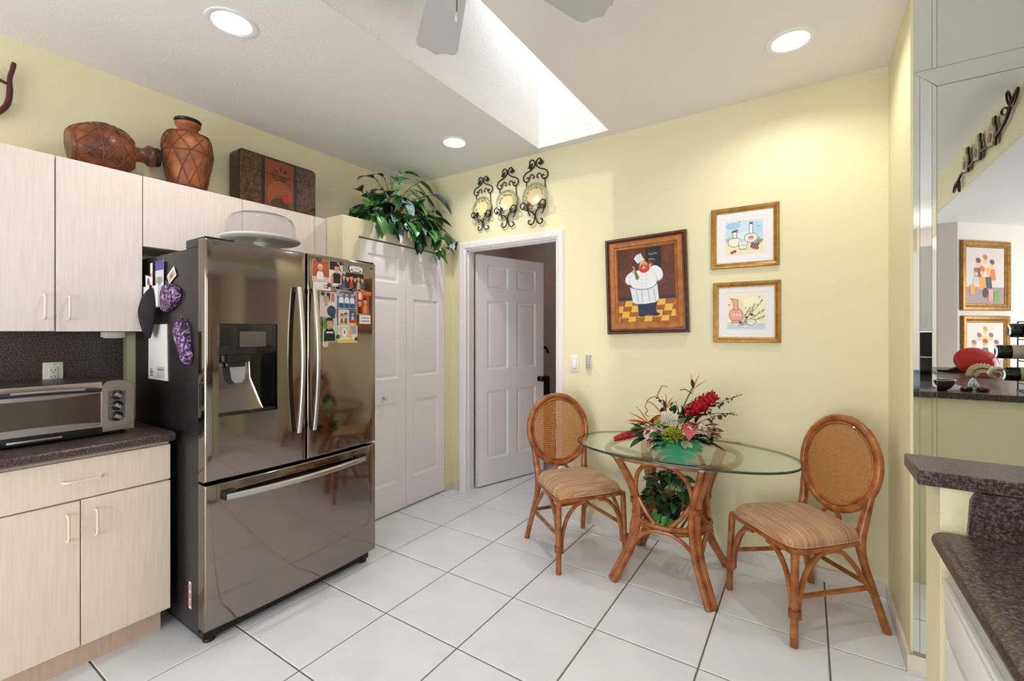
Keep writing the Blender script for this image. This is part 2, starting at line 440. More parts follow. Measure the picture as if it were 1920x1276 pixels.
# worktop with a rolled front edge
prof = [(-.002, .874), (-.70, .874), (-.722, .876), (-.734, .884), (-.737, .896), (-.733, .907), (-.724, .913), (-.71, .915), (-.002, .915)]
V = [(-hw, y, z) for y, z in prof] + [(hw + .004, y, z) for y, z in prof] ; n = len(prof)
mb = MB().add(V, [tuple(range(n)), tuple(range(2 * n - 1, n - 1, -1))] + [(i, (i + 1) % n, n + (i + 1) % n, n + i) for i in range(n)])
o = mb.build('worktop', GRAN, None, (XL, (YU + .859) / 2, 0), (0, 0, R(90)))
tag(o, 'dark speckled laminate worktop under the toaster oven', 'worktop')
struct('trim_4', MB().box(XL, XL + .012, YU, .884, .915, 1.365), GRAN, 'dark speckled backsplash behind the toaster oven')
o = thing('under_cabinet_light', 'small cream strip light fixed under the upper cabinet', 'light', (XL + .1, .817, 1.335), 90)
MB().box(-.037, .037, -.05, .05, 0, .028, .004).build('housing', IVORY, o)
MB().box(-.03, .03, -.03, .03, -.004, 0, .001).build('lens', WHITE, o)

# ------------------------------------------------------------------ outlets and switches (local: x right, front -y, on wall at y=0)
def outlet(loc, rz, label, group=None, deco=False):
    t = thing('outlet', label, 'outlet', loc, rz, group)
    MB().box(-.036, .036, -.006, 0, -.058, .058, .003).build('cover_plate', IVORY, t)
    for s in ((1, -1) if not deco else (0,)):
        f_ = MB().box(-.017, .017, -.009, -.004, s * .02 - (.014 if not deco else .034), s * .02 + (.014 if not deco else .034), .003).build('socket', IVORY, t)
        mb = MB()
        for q in ((0,) if not deco else (.016, -.016)):
            z = s * .02 + q
            mb.box(-.008, -.0055, -.0095, -.008, z - .001, z + .008).box(.0055, .008, -.0095, -.008, z - .001, z + .008).box(-.002, .002, -.0095, -.008, z - .009, z - .004)
        mb.build('slots', DARK, f_)
    MB().lathe([(.003, 0), (.003, .0015), (.001, .002)], 10, Matrix.Translation((0, -.006, 0 if not deco else .048)) @ Matrix.Rotation(R(90), 4, 'X')).build('screw', CHROME, t)
    return t
outlet((XL + .012, .613, 1.157), 90, 'ivory wall outlet on the dark backsplash above the toaster oven', deco=True)
outlet((-1.075, YB, .427), 0, 'ivory double outlet low on the yellow wall left of the table')
outlet((.165, YB, .434), 0, 'ivory outlet low on the wall behind the right chair')
t = thing('light_switch', 'white rocker light switch beside the doorway', 'switch', (-1.422, YB, 1.133))
MB().box(-.035, .035, -.006, 0, -.058, .058, .003).build('cover_plate', IVORY, t)
MB().box(-.016, .016, -.011, -.004, -.033, .033, .003).build('rocker', WHITE, t)
MB().box(-.02, .02, -.007, -.005, -.037, .037, .001).build('rocker_frame', mat('grey_plastic', S(188, 184, 176), .4), t)
t = thing('remote_control', 'small grey fan remote in a holder beside the light switch', 'remote', (-1.31, YB, 1.148))
MB().box(-.022, .022, -.014, 0, -.052, .03, .004).build('holder', IVORY, t)
h_ = MB().box(-.018, .018, -.02, -.004, -.045, .052, .004).build('handset', mat('grey_handset', S(170, 168, 166), .4), t)
for z in (.03, .012, -.006): MB().box(-.007, .007, -.022, -.019, z - .004, z + .004, .001).build('button', mat('grey_plastic', S(188, 184, 176), .4), h_)

# ------------------------------------------------------------------ refrigerator
def steel():
    m = mat('black_stainless', S(142, 134, 128), .08, 1.0)
    nt = m.node_tree; N = nt.nodes; L = nt.links; b = N['Principled BSDF']
    tc = N.new('ShaderNodeTexCoord'); mp = N.new('ShaderNodeMapping'); mp.inputs['Scale'].default_value = (2, 2, 160)
    nz = N.new('ShaderNodeTexNoise'); nz.inputs['Scale'].default_value = 3
    L.new(tc.outputs['Object'], mp.inputs[0]); L.new(mp.outputs[0], nz.inputs['Vector'])
    mr = N.new('ShaderNodeMapRange'); mr.inputs[3].default_value = .06; mr.inputs[4].default_value = .1
    L.new(nz.outputs['Fac'], mr.inputs[0]); L.new(mr.outputs[0], b.inputs['Roughness'])
    return m
STEEL = steel()
FSIDE = mat('fridge_side_enamel', S(34, 30, 31), .3, bump=(220, .06))
fr = thing('refrigerator', 'black stainless french-door refrigerator with bottom freezer and water dispenser', 'refrigerator', (-2.15, 1.345, 0), 90)
def arc(x): return -.022 * (1 - (x / .455) ** 2)
def door_panel(x0, x1, z0, z1, hole=None, curve=arc, yb=.062):
    e = [(0, .01), (.0025, .004), (.006, .001), (.01, 0)]
    def axis(a, b, extra, n):
        pts = {a + q: o for q, o in e}; pts.update({b - q: o for q, o in e})
        for i in range(1, n): pts.setdefault(a + (b - a) * i / n, 0)
        for q in extra: pts[q] = 0
        return sorted(pts.items())
    xs = axis(x0, x1, [hole[0], hole[1]] if hole else [], 14); zs = axis(z0, z1, [hole[2], hole[3]] if hole else [], 6)
    mb = MB(); nx, nz = len(xs), len(zs)
    V = [(x, curve(x) + max(ox, oz), z) for x, ox in xs for z, oz in zs]; Fc = []
    for i in range(nx - 1):
        for j in range(nz - 1):
            mx, mz = (xs[i][0] + xs[i + 1][0]) / 2, (zs[j][0] + zs[j + 1][0]) / 2
            if hole and hole[0] < mx < hole[1] and hole[2] < mz < hole[3]: continue
            Fc.append((i * nz + j, (i + 1) * nz + j, (i + 1) * nz + j + 1, i * nz + j + 1))
    per = [i * nz for i in range(nx)] + [(nx - 1) * nz + j for j in range(1, nz)] + [i * nz + nz - 1 for i in range(nx - 2, -1, -1)] + [j for j in range(nz - 2, 0, -1)]
    b = len(V); V += [(V[k][0], yb, V[k][2]) for k in per]; m = len(per)
    for k in range(m): Fc.append((per[k], b + k, b + (k + 1) % m, per[(k + 1) % m]))
    Fc.append(tuple(b + k for k in range(m)))
    if hole:  # inner edges of the recess opening
        hx = [i for i, (x, _) in enumerate(xs) if hole[0] - 1e-6 <= x <= hole[1] + 1e-6]; hz = [j for j, (z, _) in enumerate(zs) if hole[2] - 1e-6 <= z <= hole[3] + 1e-6]
        loop = [i * nz + hz[0] for i in hx] + [hx[-1] * nz + j for j in hz[1:]] + [i * nz + hz[-1] for i in hx[-2::-1]] + [hx[0] * nz + j for j in hz[-2:0:-1]]
        b = len(V); V += [(V[k][0], V[k][1] + .012, V[k][2]) for k in loop]; m = len(loop)
        for k in range(m): Fc.append((loop[k], loop[(k + 1) % m], b + (k + 1) % m, b + k))
    return mb.add(V, Fc)
MB().box(-.45, .45, .075, .80, .045, 1.735, .004).build('body', FSIDE, fr)
MB().box(-.43, .43, .062, .08, .08, 1.73).build('gasket', DARK, fr)
H = (-.404, -.152, .992, 1.40)
ld = door_panel(-.455, -.003, .715, 1.765, H).build('fridge_door', STEEL, fr); ld['label'] = 'left steel door with the water dispenser'
rd = door_panel(.003, .455, .715, 1.765).build('fridge_door', STEEL, fr); rd['label'] = 'right steel door covered with photos'
fd = door_panel(-.455, .455, .075, .703, curve=lambda x: -.018 * (1 - (x / .455) ** 2)).build('freezer_drawer', STEEL, fr)
# dispenser
dp = MB().box(H[0], H[1], -.0, .01, 1.262, 1.40, .003).build('control_panel', mat('black_glass', S(34, 31, 29), .06, spec=.6), ld, (0, -.014, 0))
MB().box(-.32, -.205, -.0025, .002, 1.295, 1.365, .0008).build('display', mat('display_grey', S(92, 84, 78), .15), dp)
x0, x1, z0, z1 = H; yb = .058
mb = MB().add([(x0, 0, z0), (x1, 0, z0), (x1, 0, 1.262), (x0, 0, 1.262), (x0, yb, z0), (x1, yb, z0), (x1, yb, 1.262), (x0, yb, 1.262)],
              [(4, 5, 6, 7), (0, 1, 5, 4), (3, 7, 6, 2), (0, 4, 7, 3), (1, 2, 6, 5)])
mb.build('dispenser_recess', mat('gloss_black', S(16, 15, 15), .12), ld, fix=False)
MB().add([(x0 + .004, .012, z0 + .01), (x1 - .055, .012, z0 + .01), (x1 - .095, .05, 1.15), (x1 - .1, .052, 1.262), (x0 + .004, .052, 1.262), (x0 + .004, .05, 1.15)], [(0, 1, 2, 5), (5, 2, 3, 4)]).build('splash_plate', STEEL, ld)
MB().tube([(x1 - .055, .010, z0 + .012), (x1 - .095, .046, 1.15), (x1 - .1, .048, 1.262)], .004, 8).build('plate_edge', CHROME, ld)
MB().box(x0 + .035, x1 - .12, -.004, .05, 1.225, 1.262, .004).box(x0 + .05, x1 - .135, .004, .045, 1.205, 1.228, .003).build('nozzle', BLACK, ld)
MB().prism([(x0 + .055, 1.21), (x0 + .062, 1.15), (x0 + .075, 1.132), (x0 + .105, 1.132), (x0 + .118, 1.15), (x0 + .122, 1.21)], .012, .018).build('paddle', mat('clear_plastic', S(225, 228, 232), .08, trans=.7), ld)
MB().box(x0 + .002, x1 - .002, -.01, .055, z0, z0 + .014, .002).build('drip_tray', BLACK, ld)
# handles
def bow_handle(parent, x, z0, z1):
    mb = MB(); pts = []; n = 18
    V = []; Fc = []
    for i in range(n + 1):
        t = i / n; z = z0 + (z1 - z0) * t; y = arc(x) - .026 - .035 * (1 - (2 * t - 1) ** 2)
        for dx, dy in ((-.011, .008), (-.011, -.004), (-.006, -.009), (.006, -.009), (.011, -.004), (.011, .008)): V.append((x + dx, y + dy, z))
    k = 6
    for i in range(n):
        for j in range(k): Fc.append((i * k + j, i * k + (j + 1) % k, (i + 1) * k + (j + 1) % k, (i + 1) * k + j))
    Fc.append(tuple(range(k))); Fc.append(tuple(n * k + j for j in range(k)))
    o = mb.add(V, Fc).build('door_handle', CHROME, parent)
    for z in (z0 + .012, z1 - .012):
        MB().box(x - .008, x + .008, arc(x) - .03, arc(x) + .002, z - .012, z + .012, .002).build('mount', BLACK, o)
bow_handle(ld, -.058, .865, 1.585); bow_handle(rd, .024, .865, 1.585)
V = []; Fc = []; n = 22; k = 6
for i in range(n + 1):
    t = i / n; x = -.385 + .735 * t; y = -.018 * (1 - (x / .455) ** 2) - .024 - .03 * (1 - (2 * t - 1) ** 2)
    for dz, dy in ((-.013, .008), (-.013, -.004), (-.007, -.009), (.007, -.009), (.013, -.004), (.013, .008)): V.append((x, y + dy, .642 + dz))
for i in range(n):
    for j in range(k): Fc.append((i * k + j, i * k + (j + 1) % k, (i + 1) * k + (j + 1) % k, (i + 1) * k + j))
Fc += [tuple(range(k)), tuple(n * k + j for j in range(k))]
fh = MB().add(V, Fc).build('freezer_handle', CHROME, fd)
for x in (-.365, .33): MB().box(x - .025, x + .025, -.035, .0, .63, .668, .003).build('mount', BLACK, fh)
for x in (-.39, .39):
    MB().box(x - .06, x + .06, .01, .2, 1.735, 1.775, .006).build('hinge_cover', BLACK, fr)
MB().box(-.44, .44, .05, .7, .018, .05).build('base_grille', BLACK, fr)
for x in (-.41, .41):
    for y in (.07, .72): MB().lathe([(.024, 0), (.026, .008), (.02, .02), (.012, .026), (.012, .05)], 14, Matrix.Translation((x, y, 0))).build('foot', BLACK, fr)
st = printed('rating_sticker', [(rect(-.014, -.06, .014, .06), S(230, 226, 220)), (rect(-.014, -.06, -.008, .06), S(205, 90, 90)), (rect(-.004, .02, .012, .05), S(150, 170, 140)), (rect(-.004, -.05, .012, -.02), S(190, 150, 140)), (rect(-.004, -.015, .012, .012), S(140, 140, 140))], fr, (-.4505, .155, .19), (0, 0, R(-90)))

# ------------------------------------------------------------------ photos and magnets on the right fridge door (world x from the door curve)
def door_y(lx): return arc(lx)
def skin(): return S(214, 160, 128)
def person(cx, z0, h, shirt, hair=S(52, 34, 26), wd=1.0, pants=None):
    """simple flat figure for a snapshot: shoulders, neck, face, hair"""
    L_ = []
    r = h * .17
    L_.append(([(cx - .34 * h * wd, z0), (cx - .32 * h * wd, z0 + .38 * h), (cx - .2 * h * wd, z0 + .52 * h), (cx, z0 + .58 * h), (cx + .2 * h * wd, z0 + .52 * h), (cx + .32 * h * wd, z0 + .38 * h), (cx + .34 * h * wd, z0)], shirt))
    L_.append((rect(cx - r * .45, z0 + .5 * h, cx + r * .45, z0 + .66 * h), S(198, 142, 110)))
    L_.append((ell(cx, z0 + .8 * h, r * 1.05, r * 1.2, 14), hair))
    L_.append((ell(cx, z0 + .76 * h, r * .85, r * 1.05, 14), skin()))
    L_.append((ell(cx, z0 + .93 * h, r * .9, r * .42, 12), hair))
    return L_
FR_M = Matrix.Translation((-2.15, 1.345, 0)) @ Matrix.Rotation(R(90), 4, 'Z')
depth_of = {}
def snapshot(lx0, lx1, z0, z1, layers, label, name='photo', cat='photo', tilt=0, lift=0.0, group='photos and cards on the fridge door', outline=None, edge=S(235, 230, 224)):
    cx, cz = (lx0 + lx1) / 2, (z0 + z1) / 2; w_, h_ = lx1 - lx0, z1 - z0
    yy = min(door_y(lx0), door_y(lx1)) - .0012 - lift
    sl = math.atan((door_y(lx1) - door_y(lx0)) / w_)
    p = FR_M @ Vector((cx, (door_y(lx0) + door_y(lx1)) / 2 - .0022 - lift, cz))
    t = thing(name, label, cat, p, group=group, rot=(0, R(tilt), R(90) + sl))
    ol = outline or rect(-w_ / 2, -h_ / 2, w_ / 2, h_ / 2)
    MB().prism(ol, -.0004, .0006).build('card', mat('photo_paper', S(235, 230, 224), .4), t)
    if layers: printed('picture', layers, t, (0, -.0005, 0), step=.00008)
    return t
def bgd(w_, h_, c): return [(rect(-w_ / 2 + .001, -h_ / 2 + .001, w_ / 2 - .001, h_ / 2 - .001), c)]
# 1 child in white on orange
L1 = bgd(.1, .11, S(186, 84, 48)) + [(rect(-.049, .01 + .012 * i, .049, .014 + .012 * i), S(206, 112, 70)) for i in range(3)] + [(rect(-.049, -.054, .049, -.03), S(222, 190, 170))] + person(-.004, -.045, .08, S(238, 232, 228), S(226, 210, 190), .75)
snapshot(.027, .127, 1.626, 1.737, L1, 'snapshot of a small child in white before an orange background')
L1 = bgd(.092, .134, S(226, 224, 222)) + [(rect(-.045, .02, .0, .066), S(40, 34, 34)), ([(-.02, .066), (.045, .066), (.045, -.01)], S(60, 54, 52)), ([(.0, .06), (.04, .066), (.04, .0)], S(206, 204, 204))] + person(0, -.05, .105, S(34, 28, 26), S(46, 36, 30), .9) + [(ell(-.03, -.035, .009, .03, 10), skin()), (ell(.03, -.035, .009, .03, 10), skin())]
snapshot(.127, .219, 1.608, 1.742, L1, 'snapshot of a person in a black tank top', lift=.0006)
snapshot(.031, .136, 1.581, 1.624, [(ell(.02, 0, .011, .011, 14), S(206, 70, 70)), (ell(.02, 0, .007, .007, 12), S(238, 220, 214)), (ell(.032, -.008, .004, .006, 10), S(90, 60, 50))], 'small white card with a round red mark', 'note_card', 'card', lift=.0012)
L1 = bgd(.158, .09, S(34, 26, 28)) + [(rect(-.078, .02, -.05, .044), S(180, 186, 196))]
for i, (c1, c2) in enumerate([(S(70, 90, 130), S(40, 30, 26)), (S(40, 40, 48), S(30, 24, 22)), (S(196, 52, 36), S(40, 28, 22)), (S(40, 34, 40), S(28, 22, 22)), (S(214, 170, 110), S(70, 40, 24)), (S(60, 80, 140), S(90, 50, 30))]):
    L1 += person(-.062 + .025 * i, -.043, .075 - .006 * (i % 2), c1, c2, .5)
snapshot(.201, .359, 1.604, 1.694, L1, 'snapshot of a dark crowded group of people', lift=.0018)
ol = [(-.047, .0), (-.044, .014), (-.03, .018), (.03, .018), (.045, .012), (.047, -.006), (.036, -.018), (.018, -.012), (-.02, -.012), (-.036, -.018)]
t = snapshot(.254, .348, 1.696, 1.732, [(ell(-.03, -.004, .006, .005, 10), S(30, 30, 34)), (ell(.03, -.008, .007, .005, 10), S(30, 30, 34)), (rect(-.015, .002, .02, .005), S(150, 146, 150))], 'white rounded novelty magnet above the group snapshot', 'novelty_magnet', 'magnet', lift=.003, outline=ol)
L1 = bgd(.1, .13, S(222, 214, 208)) + [(rect(-.01, .02, .012, .062), S(60, 44, 44)), (rect(.018, .015, .04, .06), S(196, 120, 110))] + person(-.012, -.06, .105, S(226, 206, 206), S(196, 150, 130), .8) + [(ell(.02, -.035, .028, .03, 14), S(50, 70, 98))]
snapshot(.07, .17, 1.444, 1.574, L1, 'snapshot of a woman in pale pink next to a blue figure', lift=.0006)
L1 = bgd(.13, .096, S(84, 122, 160)) + [(ell(-.045, .03, .025, .016, 10), S(160, 176, 190)), (ell(.05, .035, .02, .01, 10), S(150, 170, 190))]
for i in range(3): L1 += person(-.036 + .036 * i, -.02, .062, S(232, 232, 230), S(96, 66, 44), .75) + [(rect(-.05 + .036 * i, -.046, -.024 + .036 * i, -.02), S(38, 92, 128))]
snapshot(.172, .304, 1.492, 1.59, L1, 'snapshot of three people in white shirts and blue trousers', lift=.0012)
L1 = bgd(.09, .128, S(190, 80, 32))
L1 += [(ell(-.02, .04, .014, .025, 10), S(240, 214, 196)), (ell(.015, .03, .016, .02, 10), S(168, 40, 28))] + person(-.022, -.06, .08, S(60, 26, 24), S(120, 50, 26), .5) + person(.018, -.055, .085, S(226, 140, 90), S(80, 34, 20), .5)
snapshot(.307, .396, 1.463, 1.592, L1, 'orange toned snapshot of two people below an orange strip', lift=.0006)
snapshot(.327, .415, 1.573, 1.602, [], 'bright orange strip magnet', 'strip_magnet', 'magnet', tilt=4, lift=.003, outline=[(-.044, .014), (.044, .009), (.038, -.012), (-.03, -.014)]).children[0].data.materials[0] = mat('orange_vinyl', S(226, 110, 36), .4)
L1 = bgd(.07, .084, S(216, 206, 202)) + person(-.012, -.04, .06, S(146, 80, 70), S(96, 56, 40), .45) + person(.014, -.04, .066, S(120, 96, 90), S(70, 44, 34), .45) + [(rect(-.034, -.041, .034, -.034), S(226, 190, 60))]
snapshot(.182, .251, 1.401, 1.486, L1, 'small pale snapshot of two people standing together', lift=.0018)
L1 = bgd(.05, .08, S(62, 96, 140)) + person(0, -.02, .055, S(230, 200, 190), S(60, 40, 34), .5) + [(rect(-.024, -.03, .024, -.012), S(206, 50, 36)), (rect(-.024, -.039, .024, -.03), S(236, 190, 50))]
snapshot(.252, .302, 1.402, 1.483, L1, 'narrow snapshot with red and yellow bottom stripes', lift=.0018)
L1 = bgd(.088, .136, S(160, 178, 150)) + [(ell(-.03, .03, .016, .03, 10), S(90, 140, 60)), (ell(.03, .02, .014, .05, 10), S(196, 206, 196))] + person(-.004, -.062, .125, S(28, 28, 34), S(44, 30, 24), .8) + [(rect(-.024, -.02, .018, -.012), S(230, 230, 232))]
snapshot(.087, .175, 1.309, 1.444, L1, 'snapshot of a person in a black shirt with white print', lift=.0024)
L1 = bgd(.132, .094, S(226, 220, 212)) + [(rect(-.06, -.02, .015, .04), S(206, 196, 180)), (rect(.015, .0, .06, .045), S(150, 160, 178)), (rect(-.065, -.046, .065, -.03), S(230, 190, 40)), (ell(-.022, .008, .016, .024, 14), S(240, 236, 230)), (ell(-.022, .01, .006, .012, 10), S(120, 120, 126)), (ell(.02, .0, .012, .03, 12), S(224, 170, 110))]
snapshot(.178, .312, 1.304, 1.4, L1, 'pale picture with a yellow bottom stripe, lowest on the fridge door', lift=.0012)
L1 = []
for i in range(2): L1 += [(rect(-.03, .006 - .018 * i, -.024, .012 - .018 * i), S(30, 30, 36)), (rect(-.02, .006 - .018 * i, .032, .0105 - .018 * i), S(70, 70, 78))]
snapshot(.327, .41, 1.41, 1.46, L1, 'white business card with two dark text lines', 'business_card', 'card', lift=.0006)
snapshot(.087, .121, 1.283, 1.322, [(ell(0, 0, .018, .02, 18), S(222, 182, 160))], 'round pink cut-out half hidden below the black shirt snapshot', 'cutout_card', 'card', lift=.0006, outline=ell(0, 0, .0185, .021, 18))
MAGM = mat('dark_magnet', S(52, 46, 40), .4)
for i, (lx, z) in enumerate([(.064, 1.738), (.198, 1.735), (.123, 1.611), (.189, 1.608), (.086, 1.564), (.277, 1.596), (.148, 1.446), (.178, 1.337), (.302, 1.324)]):
    p = FR_M @ Vector((lx, door_y(lx) - .0058, z))
    t = thing('round_magnet', 'small round dark magnet ' + ['on the snapshot of the child in white', 'at the top of the black tank top snapshot', 'on the white card with the red mark', 'at the foot of the black tank top snapshot', 'at the corner of the woman in pale pink', 'below the crowded group snapshot', 'between the woman in pink and the black shirt', 'left of the yellow striped picture', 'right end of the yellow striped picture'][i], 'magnet', p, 90, 'round magnets on the fridge door')
    MB().lathe([(.0105, 0), (.0115, .002), (.0105, .005), (.006, .0065), (0, .0067)], 14, Matrix.Rotation(R(90), 4, 'X')).build('disc', MAGM, t)
    MB().lathe([(.006, .006), (.005, .0075), (0, .008)], 10, Matrix.Rotation(R(90), 4, 'X')).build('emblem', mat('bronze_print', S(112, 96, 70), .4), t)
p = FR_M @ Vector((.42, door_y(.42) - .001, 1.735))
t = thing('clover_magnet', 'tiny green magnet at the top corner of the fridge door', 'magnet', p, 90)
for dx, dz in ((-.004, .004), (.004, .004), (0, -.003)): MB().lathe([(.005, 0), (.005, .002), (0, .003)], 10, Matrix.Translation((dx, 0, dz)) @ Matrix.Rotation(R(90), 4, 'X')).build('lobe', mat('green_vinyl', S(40, 110, 70), .4), t)

# ------------------------------------------------------------------ things on the side of the fridge (plane Y=.895, facing -Y)
SY = .8945
def flat_card(name, label, cat, pts, layers, y=SY, m=None, th=.001):
    cx = sum(p[0] for p in pts) / len(pts); cz = sum(p[1] for p in pts) / len(pts)
    t = thing(name, label, cat, (cx, y, cz))
    MB().prism([(x - cx, z - cz) for x, z in pts], -th, 0).build('sheet', m or mat('photo_paper', S(235, 230, 224), .4), t)
    if layers: printed('print', [([(x - cx, z - cz) for x, z in pl], c) for pl, c in layers], t, (0, -th - .0002, 0), step=.0001)
    return t
# long notepad
bl = S(24, 24, 28)
L1 = [(rect(-2.656, 1.14, -2.566, 1.196), S(206, 196, 190)), (rect(-2.65, 1.178, -2.575, 1.184), S(120, 110, 108))]
for pl in stroke([(-2.735, 1.176), (-2.722, 1.182), (-2.728, 1.17), (-2.714, 1.172), (-2.72, 1.16), (-2.738, 1.162), (-2.704, 1.162), (-2.698, 1.17)], .004): L1.append((pl, bl))
L1.append((rect(-2.738, 1.147, -2.7, 1.151), bl))
flat_card('notepad', 'long white notepad sheet hanging low on the fridge side', 'notepad', [(-2.76, 1.40), (-2.545, 1.40), (-2.537, 1.13), (-2.764, 1.13)], L1, th=.004)
# paper holder with leaflets
t = thing('paper_holder', 'white magnetic holder full of leaflets on the fridge side', 'holder', (-2.655, SY, 1.53))
MB().box(-.09, .09, -.03, -.027, -.05, .054, .001).box(-.09, .09, -.004, -.001, -.05, .054).box(-.09, -.087, -.03, -.001, -.05, .054).box(.087, .09, -.03, -.001, -.05, .054).box(-.09, .09, -.03, -.001, -.05, -.047).build('pocket', WHITE, t)
flat_card('leaflet', 'colourful purple and yellow leaflet in the holder', 'leaflet', rect(-2.66, 1.50, -2.565, 1.706), [(rect(-2.66, 1.66, -2.565, 1.706), S(80, 70, 150)), (rect(-2.655, 1.63, -2.57, 1.66), S(214, 206, 220)), (rect(-2.655, 1.60, -2.57, 1.63), S(222, 180, 90)), (ell(-2.61, 1.61, .03, .02, 12), S(120, 150, 170))], SY - .008)
flat_card('paper_stick', 'thin pink and white paper stick in the holder', 'paper', rect(-2.705, 1.50, -2.68, 1.70), [(rect(-2.704, 1.6, -2.681, 1.65), S(214, 150, 160))], SY - .014)
flat_card('leaflet', 'small patterned pale leaflet in the front of the holder', 'leaflet', [(-2.748, 1.644), (-2.66, 1.628), (-2.67, 1.50), (-2.735, 1.50)], [(ell(-2.71, 1.61, .014, .018, 12), S(70, 64, 110)), (ell(-2.69, 1.595, .01, .014, 12), S(190, 140, 120))], SY - .02)
flat_card('tilted_card', 'small tilted brown and white card on the fridge side', 'card', [(-2.462, 1.668), (-2.433, 1.625), (-2.514, 1.586), (-2.537, 1.627)], [([(-2.466, 1.655), (-2.446, 1.63), (-2.505, 1.598), (-2.52, 1.622)], S(196, 156, 140)), (ell(-2.485, 1.625, .014, .01, 10), S(150, 96, 80))], SY - .004)
def mitt(name, label, outline, m, th, y, spots=None):
    cx = sum(p[0] for p in outline) / len(outline); cz = sum(p[1] for p in outline) / len(outline)
    P = [Vector((x - cx, 0, z - cz)) for x, z in outline]
    ring = smooth_path(P, 4, True); n = len(ring); mb = MB(); V = []; Fc = []
    lay = [(1, 0), (1.0, .35), (.93, .7), (.75, .92), (.4, 1.0)]
    for s, d in lay: V += [(p.x * s, -th * d, p.z * s) for p in ring]
    for i in range(len(lay) - 1):
        for j in range(n): Fc.append((i * n + j, i * n + (j + 1) % n, (i + 1) * n + (j + 1) % n, (i + 1) * n + j))
    Fc.append(tuple(range(n))); Fc.append(tuple((len(lay) - 1) * n + j for j in range(n)))
    t = thing(name, label, 'oven mitt', (cx, y, cz))
    mb.add(V, Fc).build('mitt_body', m, t)
    top = max(ring, key=lambda p: p.z)
    MB().tube([(top.x - .01, -th * .3, top.z - .008), (top.x - .006, -th * .4, top.z + .012), (top.x + .006, -th * .4, top.z + .012), (top.x + .01, -th * .3, top.z - .008)], .003, 6).build('hanging_loop', m, t)
    return t
def floral():
    m = mat('purple_floral_cloth', S(150, 96, 160), .8)
    nt = m.node_tree; N = nt.nodes; L = nt.links; b = N['Principled BSDF']
    tc = N.new('ShaderNodeTexCoord'); v = N.new('ShaderNodeTexNoise'); v.inputs['Scale'].default_value = 26; v.inputs['Detail'].default_value = 3; v.inputs['Distortion'].default_value = 2.5
    L.new(tc.outputs['Object'], v.inputs['Vector']); cr = N.new('ShaderNodeValToRGB'); e = cr.color_ramp.elements; cr.color_ramp.interpolation = 'CONSTANT'
    e[0].position = 0; e[0].color = S(30, 24, 40); e[1].position = .43; e[1].color = S(78, 46, 100)
    for p_, c_ in ((.48, S(28, 24, 36)), (.505, S(150, 100, 160)), (.55, S(206, 176, 208)), (.575, S(110, 128, 66)), (.6, S(30, 26, 38))):
        q = e.new(p_); q.color = c_
    L.new(v.outputs['Fac'], cr.inputs[0]); L.new(cr.outputs[0], b.inputs['Base Color']); return m
FLO = floral()
mitt('oven_mitt', 'black fabric pot holder hanging over the paper holder on the fridge side', [(-2.64, 1.57), (-2.71, 1.535), (-2.765, 1.47), (-2.74, 1.40), (-2.672, 1.335), (-2.628, 1.35), (-2.588, 1.46), (-2.61, 1.56)], mat('black_cloth', S(24, 22, 28), .85), .02, SY - .034)
mitt('floral_pot_holder', 'purple floral pot holder hanging upper right on the fridge side', [(-2.555, 1.579), (-2.473, 1.585), (-2.422, 1.571), (-2.389, 1.55), (-2.4, 1.513), (-2.462, 1.476), (-2.55, 1.458), (-2.575, 1.5)], FLO, .03, SY - .002)
mitt('floral_oven_mitt', 'purple floral oven mitt hanging lower on the fridge side', [(-2.411, 1.403), (-2.356, 1.417), (-2.308, 1.397), (-2.292, 1.337), (-2.271, 1.245), (-2.324, 1.22), (-2.372, 1.289), (-2.427, 1.351)], FLO, .03, SY - .002)
# ------------------------------------------------------------------ panelled doors
def panel_leaf(parent, name, W, H, T, cols, rows, m, x0=0.):
    """stiles and rails around openings; each moulded panel is a child; front is -y, hinge at x0"""
    zs = sorted([z for r in rows for z in r]); xs = sorted([x for c in cols for x in c])
    mb = MB(); y0, y1 = -T / 2, T / 2
    ex = [0] + xs + [W]; ez = [0] + zs + [H]
    for i in range(0, len(ex) - 1, 2): mb.box(x0 + ex[i], x0 + ex[i + 1], y0, y1, 0, H)
    for c in cols:
        for j in range(0, len(ez) - 1, 2): mb.box(x0 + c[0], x0 + c[1], y0, y1, ez[j], ez[j + 1])
    leaf = mb.build(name, m, parent)
    prof = [(0, 0), (.004, .003), (.011, .0075), (.018, .009), (.024, .0088), (.042, .0035), (.048, .003)]
    for c in cols:
        for r in rows:
            pm = MB()
            for s in (-1, 1):
                V = []; Fc = []
                for q, d in prof:
                    y = s * (T / 2 - d); V += [(x0 + c[0] + q, y, r[0] + q), (x0 + c[1] - q, y, r[0] + q), (x0 + c[1] - q, y, r[1] - q), (x0 + c[0] + q, y, r[1] - q)]
                k = len(prof)
                for i in range(k - 1):
                    for j in range(4): Fc.append((i * 4 + j, i * 4 + (j + 1) % 4, i * 4 + 4 + (j + 1) % 4, i * 4 + 4 + j))
                Fc.append(((k - 1) * 4, (k - 1) * 4 + 1, (k - 1) * 4 + 2, (k - 1) * 4 + 3))
                pm.add(V, Fc)
            pm.build('panel', m, leaf, ang=12)
    return leaf
def structure_root(name, label, loc, rz):
    o = bpy.data.objects.new(name, None); col.objects.link(o); o.location = loc; o.rotation_euler = (0, 0, R(rz)); o['kind'] = 'structure'
    return tag(o, label, 'door')
ROWS = [(.224, .83), (1.016, 1.631), (1.743, 1.94)]
d1 = structure_root('door_1', 'white six-panel door standing open into the next room', (DX0 + .016, YB + .128, .012), 72.8)
leaf = panel_leaf(d1, 'leaf', .79, 2.03, .035, [(.105, .345), (.445, .685)], ROWS, WHITE)
BRZ = mat('dark_bronze', S(52, 40, 34), .35, .8)
